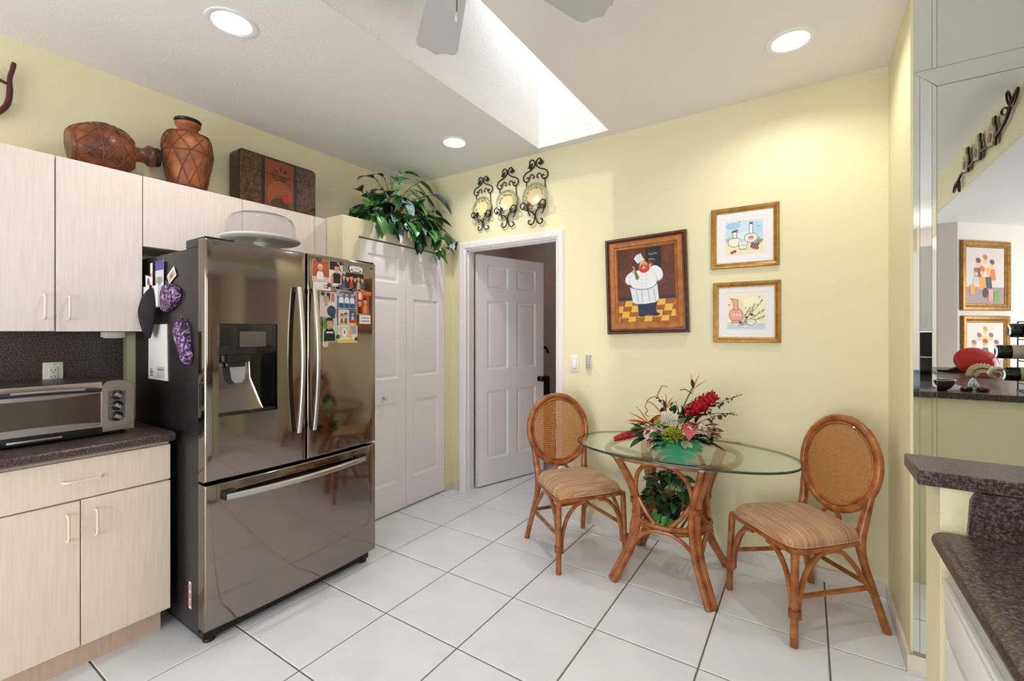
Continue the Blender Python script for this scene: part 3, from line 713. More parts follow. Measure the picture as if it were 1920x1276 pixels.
for s in (-1, 1):
    Mx = Matrix.Translation((.73, s * .0175, .90)) @ Matrix.Rotation(R(-90 * s), 4, 'X')
    MB().lathe([(.026, 0), (.028, .004), (.012, .008), (.011, .028), (.024, .036), (.028, .05), (.022, .06), (0, .064)], 18, Mx).build('knob', BRZ, leaf)
for z in (.2, 1.0, 1.83):
    MB().box(-.012, .003, -.022, -.012, z - .045, z + .045, .001).tube([(-.006, -.022, z - .047), (-.006, -.022, z + .047)], .006, 8).build('hinge', WHITE, leaf)
d2 = structure_root('door_2', 'white bifold closet door with moulded panels beside the fridge', (CX - .022, 2.0345, .012), 90)
for i, xx in enumerate((0, .4425)):
    lf = panel_leaf(d2, 'leaf', .4405, 2.005, .03, [(.075, .365)], [(.215, .82), (1.0, 1.61), (1.72, 1.915)], WHITE, xx)
    if i == 0:
        MB().lathe([(.008, 0), (.007, .012), (.016, .02), (.019, .03), (.014, .038), (0, .041)], 16, Matrix.Translation((.215, -.015, .87)) @ Matrix.Rotation(R(90), 4, 'X')).build('knob', mat('cream_knob', S(226, 216, 196), .3), lf)
MB().box(-.003, .886, -.0, .03, 2.006, 2.017).build('track', mat('track_metal', S(150, 140, 132), .4, .6), d2)

# ------------------------------------------------------------------ recessed ceiling lights
BULB = mat('lamp_glow', S(255), .5, emit=((1, .95, .88, 1), 14.0))
TRIMW = mat('lamp_trim_white', S(238, 238, 238), .3)
where = ['above the fridge', 'above the closet', 'above the right chair', 'behind the fan']
for (x, y), wh in zip(holes, where):
    t = thing('recessed_light', 'round white recessed ceiling light glowing ' + wh, 'light', (x, y, ZC), 0, 'recessed ceiling lights')
    MB().lathe([(.076, .004), (.077, -.002), (.09, -.006), (.101, -.004), (.102, 0), (.077, 0)], 36, cap=False).build('trim_ring', TRIMW, t)
    MB().lathe([(.0765, 0), (.074, .03), (.066, .06), (.06, .075)], 32, cap=False).build('reflector', mat('lamp_reflector', S(230, 232, 236), .25, .3), t, fix=False)
    MB().lathe([(.062, .07), (.05, .052), (.028, .044), (0, .042)], 28).build('bulb', BULB, t)
    light('lamp_light', 'AREA', (x, y, ZC + .036), (0, 0, 0), 8.5, (1, .97, .93), shape='DISK', size=.085)

# ------------------------------------------------------------------ ceiling fan
FANM = mat('fan_white', S(200, 198, 196), .45)
fan = thing('ceiling_fan', 'pale five-blade ceiling fan with a pull chain under the ceiling', 'fan', (-.755, .904, 2.40))
MB().lathe([(.0, .33), (.065, .33), (.06, .29), (.02, .27), (.014, .26), (.014, .1)], 24).build('canopy', FANM, fan)
MB().lathe([(.03, .11), (.09, .1), (.115, .07), (.115, .02), (.09, -.01), (.05, -.03), (.045, -.06), (.035, -.085), (0, -.09)], 28).build('motor', FANM, fan)
bl_out = []
def fan_blade():
    w0, w1 = .055, .075; out = [(.17, -w0), (.48, -w1), (.505, -w1 + .004), (.515, -w1 + .02), (.514, -.042), (.522, -.02), (.536, 0)]
    out = out + [(x, -y) for x, y in out[-2::-1]]
    me = MB().slab(out, -.004, .004).mesh('blade', 30); return me
bme = fan_blade(); ime = MB().slab([(.08, -.02), (.15, -.018), (.2, -.04), (.23, 0), (.2, .04), (.15, .018), (.08, .02)], .004, .01).mesh('bracket')
for a in (139.5, 68.5, -3.5, -75.5, 211.5):
    b_ = link('blade', bme, FANM, fan, (0, 0, 0), (R(5), 0, R(a)))
    link('bracket', ime, FANM, b_)
MB().tube([(-.01, .0, -.085), (-.01, 0, -.205)], .0016, 6).build('pull_chain', mat('chain_metal', S(96, 84, 70), .4, .8), fan)
MB().lathe([(0, -.235), (.005, -.23), (.006, -.222), (.003, -.21), (.0, -.2)], 10, Matrix.Translation((-.01, 0, 0))).build('chain_pull', mat('crystal_pull', S(220, 214, 210), .15, trans=.4), fan)

# ------------------------------------------------------------------ toaster oven
SIL = mat('satin_silver', S(168, 163, 162), .28, .95)
to = thing('toaster_oven', 'steel and black toaster oven with three knobs on the dark worktop', 'toaster oven', (-2.69, .50, .9155), 90)
# body: rounded top shell, front at y=-.15
def ov(x0, x1, r=.05):
    P = [(x0, .018)]
    for k in range(7): a = R(180 - 15 * k); P.append((x0 + .03 + .03 * math.cos(a), .235 - .03 + .03 * math.sin(a)))
    for k in range(7): a = R(90 - 15 * k); P.append((x1 - r + r * math.cos(a), .235 - r + r * math.sin(a)))
    P.append((x1, .018)); return P
MB().prism(ov(-.265, .265), -.145, .16).build('body', mat('oven_black_shell', S(38, 36, 37), .3), to)
MB().prism([(x, z) for x, z in ov(.155, .263)], -.158, -.145).build('control_panel', SIL, to)
pl = MB().prism([(.172, .07), (.18, .06), (.222, .06), (.23, .07), (.233, .19), (.172, .19)], -.161, -.157).build('knob_plate', mat('gunmetal', S(120, 114, 112), .3, .8), to)
for z in (.173, .126, .079):
    k_ = MB().lathe([(.021, 0), (.021, .006), (.017, .009), (.016, .02), (.013, .023), (0, .0235)], 18, Matrix.Translation((.202, -.16, z)) @ Matrix.Rotation(R(90), 4, 'X')).build('knob', BLACK, to)
    MB().box(-.013, .013, -.004, .004, -.007, .007, .002, Matrix.Translation((.202, -.186, z)) @ Matrix.Rotation(R(35), 4, 'Y')).build('knob_cap', SIL, k_)
# front frame and curved glass door
MB().prism([(-.265, .02), (.155, .02), (.155, .232), (-.235, .232), (-.265, .205)], -.149, -.146).build('front_frame', mat('warm_steel', S(206, 192, 180), .25, .9), to)
def bulge(x): return -.153 - .016 * (1 - ((x + .06) / .22) ** 2)
def sheet_part(name, x0, x1, f0, f1, m, parent, th=.003, dy=0):
    n = 14; mb = MB(); V = []; Fc = []
    for i in range(n + 1):
        x = x0 + (x1 - x0) * i / n; y = bulge(x) + dy
        V += [(x, y, f0(x)), (x, y, f1(x)), (x, y + th, f1(x)), (x, y + th, f0(x))]
    for i in range(n):
        for j in range(4): Fc.append((i * 4 + j, i * 4 + (j + 1) % 4, i * 4 + 4 + (j + 1) % 4, i * 4 + 4 + j))
    Fc += [(0, 1, 2, 3), (n * 4 + 3, n * 4 + 2, n * 4 + 1, n * 4)]
    return mb.add(V, Fc).build(name, m, parent)
cu = lambda x: 1 - ((x + .06) / .22) ** 2
gd = sheet_part('glass_door', -.262, .15, lambda x: .045, lambda x: .2, mat('dark_oven_glass', S(70, 60, 50), .08, spec=.7), to)
sheet_part('lower_strip', -.262, .15, lambda x: .045, lambda x: .068 - .014 * (1 - cu(x)) + .004, SIL, gd, dy=-.003)
sheet_part('upper_strip', -.262, .15, lambda x: .178 + .01 * (1 - cu(x)), lambda x: .19 + .004 * cu(x), SIL, gd, dy=-.003)
MB().tube([(x, bulge(x) - .022 - .006 * cu(x), .2 + .009 * cu(x)) for x in [-.255 + .04 * i for i in range(11)]], .0085, 10).build('door_handle', mat('handle_gloss_black', S(40, 40, 52), .15), gd)
MB().tube([(x, bulge(x) - .029 - .006 * cu(x), .204 + .009 * cu(x)) for x in [-.12 + .03 * i for i in range(8)]], .004, 8).build('handle_highlight', SIL, gd)  # silver tube standing in for the highlight along the handle
for z in (.09, .13): MB().tube([(-.25, -.1, z), (.14, -.1, z)], .002, 6).build('rack_wire', CHROME, to)
MB().box(-.262, .2, -.153, -.146, .008, .04, .002).build('crumb_tray', BLACK, to)
MB().box(-.125, .03, -.166, -.152, .016, .027, .003).build('tray_handle', SIL, to)
for x in (-.22, .22):
    for y in (-.11, .12): MB().lathe([(.014, 0), (.016, .018)], 12, Matrix.Translation((x, y, 0))).build('foot', BLACK, to)

# ------------------------------------------------------------------ cake stand on the fridge
cs = thing('cake_stand', 'white footed cake stand with a clear dome on top of the fridge', 'cake stand', (-2.46, 1.29, 1.7355))
CREAMP = mat('cream_plastic', S(232, 226, 214), .3)
MB().lathe([(0, .002), (.085, .002), (.08, .012), (.03, .03), (.022, .06), (.022, .09), (.04, .105), (.15, .106), (.178, .108), (.192, .118), (.194, .125), (.18, .124), (.165, .118), (0, .118)], 40).build('stand', CREAMP, cs)
dm = mat('clear_dome', S(244, 244, 246), .03, trans=.94, ior=1.2)
MB().lathe([(.168, .1205), (.17, .15), (.166, .20), (.152, .232), (.125, .247), (.05, .252), (0, .2525), (0, .2505), (.05, .25), (.123, .245), (.15, .2305), (.164, .199), (.168, .15), (.166, .1205)], 40, cap=False).build('dome', dm, cs, fix=False)
MB().lathe([(.1675, .1195), (.1725, .1195), (.1725, .132), (.1675, .132), (.1675, .1195)], 40, cap=False).build('dome_rim', CREAMP, cs)

# ------------------------------------------------------------------ things on top of the upper cabinets (z = 2.14)
def leather():
    m = mat('brown_leather', S(120, 62, 30), .42)
    nt = m.node_tree; N = nt.nodes; L = nt.links; b = N['Principled BSDF']
    tc = N.new('ShaderNodeTexCoord'); v = N.new('ShaderNodeTexNoise'); v.inputs['Scale'].default_value = 9; v.inputs['Detail'].default_value = 8; v.inputs['Distortion'].default_value = .8
    L.new(tc.outputs['Object'], v.inputs['Vector']); cr = N.new('ShaderNodeValToRGB'); e = cr.color_ramp.elements
    e[0].position = .33; e[0].color = S(74, 38, 26); e[1].position = .68; e[1].color = S(186, 112, 62)
    q = e.new(.5); q.color = S(138, 76, 42)
    L.new(v.outputs['Fac'], cr.inputs[0]); L.new(cr.outputs[0], b.inputs['Base Color'])
    bp = N.new('ShaderNodeBump'); bp.inputs['Strength'].default_value = .35; bp.inputs['Distance'].default_value = .01; L.new(v.outputs['Fac'], bp.inputs['Height']); L.new(bp.outputs[0], b.inputs['Normal'])
    return m
LEA = leather(); LEAD = mat('dark_red_leather', S(84, 42, 32), .35, noise=(14, S(140, 78, 44), .12), bump=(20, .6)); ROPE = mat('jute_rope', S(112, 66, 38), .7, bump=(90, .4))
def rad_at(prof, z):
    for (r0, z0), (r1, z1) in zip(prof[:-1], prof[1:]):
        if z0 <= z <= z1 and z1 > z0: return r0 + (r1 - r0) * (z - z0) / (z1 - z0)
    return prof[-1][0]
def jug(name, label, loc, rot, body, neck, rim, m, nets, seed):
    t = thing(name, label, 'jug', loc, rot=rot)
    fine = [(v.x, v.y) for v in smooth_path([(a, b, 0) for a, b in body], 3)]
    MB().lathe(fine, 40).build('body', m, t)
    MB().lathe([(v.x, v.y) for v in smooth_path([(a, b, 0) for a, b in neck], 3)], 28).build('neck', m, t)
    MB().lathe(rim, 28).build('rim', mat('black_lacquer', S(26, 20, 18), .35), t)
    r_ = random.Random(seed)
    mb = MB()
    for (za, zb, nn) in nets:
        for dr in (1, -1):
            for k in range(nn):
                a0 = 2 * PI * k / nn + r_.uniform(-.06, .06); pts = []
                for q in range(9):
                    z = za + (zb - za) * q / 8; a = a0 + dr * (2 * PI / nn) * q / 8 * 1.0
                    rr = rad_at(fine, z) + .001; pts.append((rr * math.cos(a), rr * math.sin(a), z))
                mb.tube(pts, .0032, 5)
    for z in sorted(set([n_[0] for n_ in nets] + [n_[1] for n_ in nets])):
        rr = rad_at(fine, z) + .0015; mb.tube([(rr * math.cos(2 * PI * k / 36), rr * math.sin(2 * PI * k / 36), z + .003 * math.sin(k)) for k in range(36)], .004, 6, closed=True)
    mb.build('rope_net', ROPE, t)
    return t
body = [(.0, .0), (.075, .0), (.082, .008), (.084, .02), (.098, .09), (.113, .17), (.119, .23), (.117, .275), (.105, .312), (.085, .33), (.055, .34), (.044, .342)]
neck = [(.05, .338), (.046, .352), (.05, .366), (.06, .38), (.062, .392), (.056, .398)]
rim = [(.052, .397), (.063, .4), (.066, .407), (.063, .413), (.045, .413), (.04, .404)]
jug('standing_jug', 'upright tan leather jug laced with rope on the upper cabinets', (-2.925, 1.125, 2.1405), (0, 0, .4), body, neck, rim, LEA, [(.03, .215, 9), (.215, .318, 9)], 3)
body = [(.0, .0), (.062, .0), (.074, .006), (.1, .05), (.117, .1), (.122, .135), (.116, .175), (.098, .215), (.07, .24), (.045, .25)]
neck = [(.045, .245), (.038, .262), (.037, .285), (.043, .298), (.052, .308), (.055, .322), (.046, .336)]
rim = [(.043, .334), (.049, .338), (.049, .35), (.046, .356), (.03, .356), (.028, .34)]
jug('lying_jug', 'round dark brown leather jug lying on its side on the upper cabinets', (-2.93, .632, 2.254), (R(-83), 0, R(-2)), body, neck, rim, LEAD, [(.012, .1, 8), (.1, .175, 8), (.175, .235, 8)], 5)
# painted case
cs = thing('painted_case', 'dark antique case with a painted orange centre panel on the cabinets', 'case', (-2.985, 1.658, 2.1412), rot=(0, 0, R(90)))
DK = mat('case_dark_wood', S(46, 26, 20), .35, noise=(14, S(66, 38, 27), .2))
def rr_prof(w_, h_, r, n=5):
    P = []
    for cx, cz, a0 in ((w_ - r, r, -90), (w_ - r, h_ - r, 0), (-w_ + r, h_ - r, 90), (-w_ + r, r, 180)):
        for k in range(n + 1): a = R(a0 + 90 * k / n); P.append((cx + r * math.cos(a), cz + r * math.sin(a)))
    return P
MB().prism(rr_prof(.262, .362, .03), -.05, .05).build('body', DK, cs)
MB().prism(rr_prof(.252, .352, .025), -.056, .056).build('raised_face', mat('case_gold_tooling', S(52, 34, 28), .4, noise=(60, S(104, 68, 36), .12)), cs)
lay = [(rect(-.262 + .14, .004, .252 - .135, .35), S(34, 24, 24)), (rect(-.10, .006, .095, .346), S(126, 60, 27)), (ell(-.0, .12, .085, .1, 24), S(146, 78, 36)), (ell(.02, .08, .06, .05, 20), S(120, 66, 36)),
       ([(-.07, .03), (-.065, .07), (-.04, .1), (.0, .108), (.04, .1), (.06, .08), (.07, .05), (.085, .05), (.08, .035), (.055, .03), (.05, .01), (.035, .01), (.03, .04), (-.03, .04), (-.035, .01), (-.055, .01)], S(70, 48, 40)),
       ([(.015, .1), (.03, .14), (.05, .15), (.062, .12), (.06, .09), (.035, .085)], S(176, 40, 30)), (ell(.042, .165, .012, .014, 12), S(150, 86, 52)), (rect(-.24, .25, .24, .254), S(30, 22, 20))]
for q in range(9):
    a = q * 40; lay.append((ell(-.0 + .05 * math.cos(R(a)) * (1 if q % 2 else .6), .265 + .035 * math.sin(R(a)), .016, .009, 10, a), S(58, 54, 36) if q % 3 else S(160, 52, 32)))
for q in range(5): lay.append((ell(-.04 + .02 * q, .235 - .01 * (q % 2), .013, .005, 8, 60 * q), S(70, 40, 26)))
printed('painted_panel', lay, cs, (0, -.0562, 0))
MB().tube(smooth_path([(-.07, 0, .36), (-.065, 0, .372), (0, 0, .375), (.065, 0, .372), (.07, 0, .36)], 4), .006, 8).build('handle', mat('dark_bronze', S(52, 40, 34), .35, .8), cs)
for x in (-.16, .16): MB().box(x - .01, x + .01, -.062, -.05, .25, .275, .002).build('clasp', mat('old_brass', S(110, 84, 50), .4, .8), cs)

# ------------------------------------------------------------------ leaves
def leaf_mesh(name, L_, W_, fold=.25, droop=.25, shape='oval', n=6):
    """leaf along +x, upper side +z, folded along the midrib and drooping to the tip"""
    mb = MB(); V = []; Fc = []
    for i in range(n + 1):
        t = i / n
        if shape == 'heart': w = W_ * (math.sin(PI * min(1, t * .92 + .1)) ** .75) * (1 - .35 * t)
        elif shape == 'ivy': w = W_ * (.55 + .45 * abs(math.cos(PI * t * 2.2))) * (1 - t) ** .6 if t > .02 else W_ * .35
        else: w = W_ * math.sin(PI * t) ** .8
        if i == n: w = 0.0005
        x = L_ * t; z = -droop * L_ * t * t
        V += [(x, -w / 2, z + fold * w / 2), (x, 0, z), (x, w / 2, z + fold * w / 2)]
    for i in range(n):
        b = i * 3; Fc += [(b, b + 1, b + 4, b + 3), (b + 1, b + 2, b + 5, b + 4)]
    k = len(V); mb.add(V, Fc)
    mb.tube([(-.25 * L_, 0, -.03 * L_), (0, 0, 0), (L_ * .5, 0, -droop * L_ * .25 - .0006)], [L_ * .014, L_ * .016, L_ * .006], 4)
    return mb.mesh(name, 60, fix=False)
def leaf_mat(name, c1, c2, sc=14, k=.14, rough=.35):
    return mat(name, c1, rough, noise=(sc, c2, k))
LG = leaf_mat('leaf_dark_green', S(26, 66, 30), S(44, 98, 42))
LM = leaf_mat('leaf_mid_green', S(48, 108, 46), S(84, 142, 64))
LV = leaf_mat('leaf_variegated', S(84, 132, 92), S(178, 200, 164), 22, .1)
LBk = leaf_mat('leaf_black_green', S(16, 38, 26), S(28, 60, 34))
LB = leaf_mat('leaf_blue_grey', S(70, 96, 104), S(128, 152, 150), 20, .1)
def aim(dirv, roll=0):
    """euler turning +x to dirv, keeping the upper side up"""
    d = Vector(dirv).normalized(); up = Vector((0, 0, 1))
    if abs(d.z) > .97: up = Vector((1, 0, 0))
    y = up.cross(d).normalized(); z = d.cross(y)
    Mx = Matrix((d, y, z)).transposed()
    return (Mx @ Matrix.Rotation(roll, 3, 'X')).to_euler()
# trailing plant on the closet
pt = thing('trailing_plant', 'leafy green variegated plant spilling over the closet top', 'plant', (-2.78, 2.50, 2.1505))
MB().lathe([(0, 0), (.085, 0), (.1, .02), (.115, .11), (.12, .12), (.108, .12), (.1, .1), (0, .1)], 24).build('pot', mat('basket_brown', S(84, 54, 40), .7, bump=(60, .5)), pt)
LMs = [(leaf_mesh('leaf_big', .15, .085, .3, .3, 'heart'), [LV, LM, LV, LB]), (leaf_mesh('leaf_mid', .10, .07, .3, .3, 'heart'), [LG, LM, LM, LG, LBk]), (leaf_mesh('leaf_long', .15, .055, .25, .4), [LBk, LG, LBk]), (leaf_mesh('leaf_ivy', .075, .065, .25, .2, 'ivy'), [LM, LG, LB, LG])]
LMESH = {}
def put_leaf(parent, kind, m, loc, d, roll=0, sc=1):
    key = (kind, m.name)
    if key not in LMESH:
        me = LMs[kind][0].copy(); me.materials.clear(); me.materials.append(m); LMESH[key] = me
    o = bpy.data.objects.new('leaf', LMESH[key]); col.objects.link(o); o.parent = parent; o.location = loc; o.rotation_euler = aim(d, roll); o.scale = (sc, sc, sc)
    return o
r_ = random.Random(11); stems = MB()
def sprig(parent, tip, kind, m, d, sc=1, base=(0, 0, .09), roll=0):
    mid = ((base[0] + tip[0]) / 2 * .9, (base[1] + tip[1]) / 2 * .9, max(base[2], tip[2]) * .62 + .05)
    stems.tube(smooth_path([base, mid, tip], 4), .0028, 5)
    put_leaf(parent, kind, m, tip, d, roll, sc)
# tall variegated leaves on top (local: x = +X, y = +Y)
for tip, kind, m, d, sc in [((.04, -.06, .38), 0, LV, (.5, .1, -.6), 1.1), ((.02, .03, .44), 0, LV, (.6, -.3, -.5), 1.0), ((.0, .10, .45), 0, LM, (.3, .7, .15), .8), ((.05, .17, .38), 0, LV, (.55, .3, -.55), 1.15), ((.08, .24, .30), 0, LV, (.6, .3, -.75), 1.1),
                             ((.1, .30, .33), 0, LB, (.45, .75, -.45), 1.25), ((.02, .24, .42), 0, LM, (.3, .5, -.3), 1.0), ((.0, -.16, .34), 2, LBk, (.25, -.95, .0), 1.2), ((.05, -.13, .26), 2, LBk, (.35, -.95, -.1), 1.1), ((.02, -.1, .36), 2, LBk, (.3, -.9, .12), .9),
                             ((.12, .04, .29), 0, LV, (.5, .6, -.5), 1.1), ((.0, .0, .36), 0, LM, (.6, .2, .2), .9), ((.1, .12, .24), 0, LM, (.7, .2, -.6), 1.1), ((.04, .2, .34), 2, LG, (.5, .5, -.3), 1.1)]:
    sprig(pt, tip, kind, m, d, sc)
for k in range(120):     # bushy middle
    a = r_.uniform(-1.9, 1.9); rr = r_.uniform(.06, .36); x = .05 + abs(math.cos(a)) * rr * .55 - .05; y = math.sin(a) * rr * 1.05 + .03; z = r_.uniform(.06, .27) - rr * .18
    kind = r_.choice([1, 1, 1, 0, 2, 3]); m = r_.choice(LMs[kind][1])
    d = (r_.uniform(.2, 1), math.sin(a) * .9 + r_.uniform(-.4, .4), r_.uniform(-.7, .25))
    put_leaf(pt, kind, m, (max(x, -.2), y, max(z, .03)), d, r_.uniform(-.5, .5), r_.uniform(.9, 1.35))
for k in range(56):     # spilling over the front edge
    y = r_.uniform(-.36, .40); hang = .06 + .13 * math.exp(-((y - .2) / .14) ** 2); z = r_.uniform(.07, -hang + .02) ; x = r_.uniform(.2, .24) if z < .04 else r_.uniform(.1, .22)
    kind = r_.choice([1, 3, 3, 1]); m = r_.choice(LMs[kind][1])
    put_leaf(pt, kind, m, (x, y, z), (r_.uniform(.25, .6), r_.uniform(-.6, .6), r_.uniform(-1, -.3)), r_.uniform(-.5, .5), r_.uniform(.85, 1.2))
for y0 in (-.05, .1, .18, .26, .33):
    stems.tube(smooth_path([(0, 0, .1), (.12, y0 * .7, .14), (.2, y0, .05), (.205, y0 + .02, -.06 - .1 * math.exp(-((y0 - .2) / .14) ** 2))], 5), .0025, 5)
stems.build('stems', mat('stem_green', S(120, 130, 74), .5), pt)
pt.scale = (1.12, 1.16, 1.16)
# ------------------------------------------------------------------ pictures on the back wall
def ring_frame(name, w_, h_, prof, m, parent):
    """mitred moulding; prof = [(inset from the outer edge, y)] from the wall outside to the inside"""
    V = []; Fc = []
    for q, y in prof: V += [(-w_ / 2 + q, y, -h_ / 2 + q), (w_ / 2 - q, y, -h_ / 2 + q), (w_ / 2 - q, y, h_ / 2 - q), (-w_ / 2 + q, y, h_ / 2 - q)]
    for i in range(len(prof) - 1):
        for j in range(4): Fc.append((i * 4 + j, i * 4 + (j + 1) % 4, i * 4 + 4 + (j + 1) % 4, i * 4 + 4 + j))
    return MB().add(V, Fc).build(name, m, parent, ang=25)
GOLD = mat('antique_gold', S(178, 132, 62), .35, .55, noise=(30, S(140, 98, 46), .2))
GOLDB = mat('gold_beads', S(206, 162, 84), .3, .6)
BURL = mat('burl_wood', S(150, 84, 32), .28, noise=(26, S(186, 116, 50), .2))
MAHO = mat('mahogany', S(62, 28, 18), .25, noise=(30, S(92, 44, 24), .2))
def U(pts, w_, h_): return [((u - .5) * w_, (v - .5) * h_) for u, v in pts]
# chef painting
cp = thing('chef_painting', 'brown framed painting of a stout chef in white with a bottle', 'painting', (-.90, YB - .001, 1.678), rot=(0, R(-1.7), 0))
W_, H_ = .537, .648
ring_frame('outer_frame', W_, H_, [(0, 0), (0, -.03), (.004, -.034), (.014, -.032), (.02, -.024), (.03, -.024)], MAHO, cp)
ring_frame('inner_frame', W_, H_, [(.028, -.022), (.03, -.03), (.038, -.033), (.058, -.03), (.066, -.022), (.074, -.02), (.078, -.013), (.08, -.012)], BURL, cp)
cw, ch = W_ - .156, H_ - .156
lay = [(rect(0, 0, 1, 1), S(92, 42, 18))]
r_ = random.Random(4)
for k in range(46): lay.append((ell(r_.random(), .36 + .6 * r_.random(), .05 + .05 * r_.random(), .03 + .04 * r_.random(), 9, r_.uniform(0, 180)), r_.choice([S(104, 48, 20), S(84, 38, 17), S(108, 52, 22), S(88, 40, 17)])))
lay.append((rect(.5, .62, .78, 1.0), S(26, 20, 20))); lay.append((rect(.5, .62, .512, 1), S(74, 44, 24))); lay.append((rect(.77, .62, .782, 1), S(74, 44, 24)))
for row, z in ((0, .9), (1, .83), (2, .76)):
    pts = [(.56 + .018 * i, z + (.018 if i % 2 else -.008) * (1 if (i + row) % 3 else .3)) for i in range(9 - row * 2)]
    for q in stroke(pts, .006): lay.append((q, S(176, 176, 172)))
lay.append((rect(0, 0, 1, .31), S(160, 84, 26)))
for i in range(8):
    for j in range(4):
        if (i + j) % 2: continue
        y0 = .30 * (j / 4) ** 1.15 if j else 0; y1 = .30 * ((j + 1) / 4) ** 1.0
        sk = .03 * (j - 2); lay.append(([(i / 7 + sk - .06, y0), (i / 7 + .135 + sk - .06, y0), (i / 7 + .125 + sk - .03, y1), (i / 7 - .0 + sk - .03, y1)], S(226, 178, 62)))
lay.append((rect(0, .295, 1, .34), S(28, 36, 66)))
navy = S(24, 34, 74); wh = S(232, 232, 236); sh_ = S(176, 188, 206)
lay += [([(.36, .09), (.35, .27), (.68, .27), (.66, .16), (.7, .09), (.56, .085), (.53, .1), (.5, .085)], navy), (ell(.42, .09, .07, .022, 14), S(18, 24, 50)), (ell(.66, .095, .07, .022, 14), S(18, 24, 50)),
        (ell(.26, .6, .13, .085, 20, 20), sh_), (ell(.26, .605, .12, .078, 20, 20), wh), (ell(.68, .64, .13, .1, 20, -30), sh_), (ell(.68, .645, .12, .09, 20, -30), wh),
        (ell(.46, .56, .245, .15, 28), sh_), (ell(.46, .565, .235, .145, 28), wh),
        ([(.22, .48), (.34, .445), (.5, .435), (.62, .455), (.7, .5), (.71, .4), (.72, .29), (.66, .255), (.5, .24), (.32, .245), (.27, .27)], S(224, 226, 232))]
for q in stroke([(.22, .48), (.34, .445), (.5, .435), (.62, .455), (.7, .5)], .012): lay.append((q, S(110, 134, 160)))
for xa, xb in ((.33, .36), (.43, .44), (.54, .56), (.64, .66)):
    for q in stroke([(xa, .43), (xb - .01, .34), (xb, .27)], .009): lay.append((q, S(120, 140, 160)))
lay += [(ell(.48, .735, .1, .075, 20), S(190, 40, 26)), (ell(.47, .76, .07, .06, 18), S(226, 160, 110)), (ell(.47, .725, .085, .045, 18), S(200, 58, 28)), (ell(.48, .75, .018, .014, 10), S(232, 120, 90)), (ell(.45, .772, .008, .008, 8), S(20, 20, 26)), (ell(.495, .776, .008, .008, 8), S(20, 20, 26)), (ell(.475, .727, .03, .009, 10), S(240, 226, 210)),
        ([(.37, .79), (.5, .825), (.47, .86), (.43, .93), (.35, .91), (.305, .865)], wh), ([(.37, .79), (.5, .825), (.494, .84), (.365, .805)], sh_)]
for q in ((.355, .9, .39, .82), (.395, .92, .42, .83), (.43, .92, .45, .84)):
    for p_ in stroke([(q[0], q[1]), (q[2], q[3])], .007): lay.append((p_, S(140, 150, 165)))
lay += [([(.3, .69), (.33, .715), (.39, .61), (.37, .57), (.33, .58)], S(90, 120, 40)), ([(.29, .7), (.305, .735), (.335, .715), (.315, .69)], S(120, 150, 60)), ([(.27, .76), (.28, .768), (.315, .73), (.3, .72)], S(200, 196, 190)), (ell(.29, .69, .03, .02, 12), S(230, 160, 110)), (ell(.585, .75, .02, .03, 12), S(226, 160, 110)), (ell(.59, .79, .028, .016, 12, 20), S(180, 40, 36))]
for i in range(3): lay.append((ell(.44, .62 - .05 * i, .008, .007, 8), sh_)); lay.append((ell(.52, .62 - .05 * i, .008, .007, 8), sh_))
def clip01(P): return [(min(1, max(0, u)), min(1, max(0, v))) for u, v in P]
printed('canvas', [(U(clip01(p_), cw, ch), c_) for p_, c_ in lay], cp, (0, -.008, 0), step=.00004)
def beads(parent, w_, h_, q, y, r=.0032, n=26):
    mb = MB(); ball = [(0, -r), (r * .8, -r * .6), (r, 0), (r * .8, r * .6), (0, r)]
    for k in range(n):
        t = (k + .5) / n
        for p_ in ((-w_ / 2 + q + (w_ - 2 * q) * t, h_ / 2 - q), (-w_ / 2 + q + (w_ - 2 * q) * t, -h_ / 2 + q), (-w_ / 2 + q, -h_ / 2 + q + (h_ - 2 * q) * t), (w_ / 2 - q, -h_ / 2 + q + (h_ - 2 * q) * t)):
            mb.lathe(ball, 6, Matrix.Translation((p_[0], y, p_[1])))
    o = mb.build('bead_trim', GOLDB, parent); o['kind'] = 'stuff'; return o
def gold_print(loc, w_, h_, label, lay, name='framed_print'):
    t = thing(name, label, 'picture', loc)
    ring_frame('frame', w_, h_, [(0, 0), (0, -.014), (.003, -.018), (.012, -.02), (.022, -.016), (.026, -.012), (.03, -.012), (.032, -.008)], GOLD, t)
    beads(t, w_, h_, .0275, -.0125)
    iw, ih = w_ - .062, h_ - .062
    MB().box(-iw / 2, iw / 2, -.0065, -.003, -ih / 2, ih / 2).build('backing', mat('print_paper', S(232, 228, 228), .6), t)
    ow, oh = .225, .225
    ring_frame('mat_board', iw, ih, [(0, -.0085), ((iw - ow) / 2 - .004, -.0085), ((iw - ow) / 2, -.0068)], mat('mat_board_white', S(232, 228, 230), .6), t)
    fr_l = [(rect(-.5, -.5, .5, .5), None)]
    printed('print', [([((u - .5) * .2, (v - .5) * .2) for u, v in clip01(p_)], c_) for p_, c_ in lay], t, (0, -.0068, 0), step=.00004)
    return t
ink = S(60, 56, 62)
def outline(P, c=ink, wd=.012): return [(q, c) for q in stroke(list(P) + [P[0]], wd)]
lay = [(rect(0, 0, 1, 1), S(196, 216, 226)), (rect(0, 0, 1, .32), S(232, 224, 176)), (ell(.2, .85, .2, .1, 16), S(160, 194, 216)), (ell(.8, .75, .18, .2, 16), S(176, 206, 222)), (ell(.5, .55, .2, .12, 16), S(214, 226, 228)), (ell(.15, .45, .15, .06, 12), S(150, 190, 196))]
b1 = ell(.24, .36, .17, .14, 22); b2 = ell(.68, .46, .165, .14, 22)
lay += [(b1, S(238, 232, 208)), (b2, S(244, 240, 236))] + outline(b1) + outline(b2)
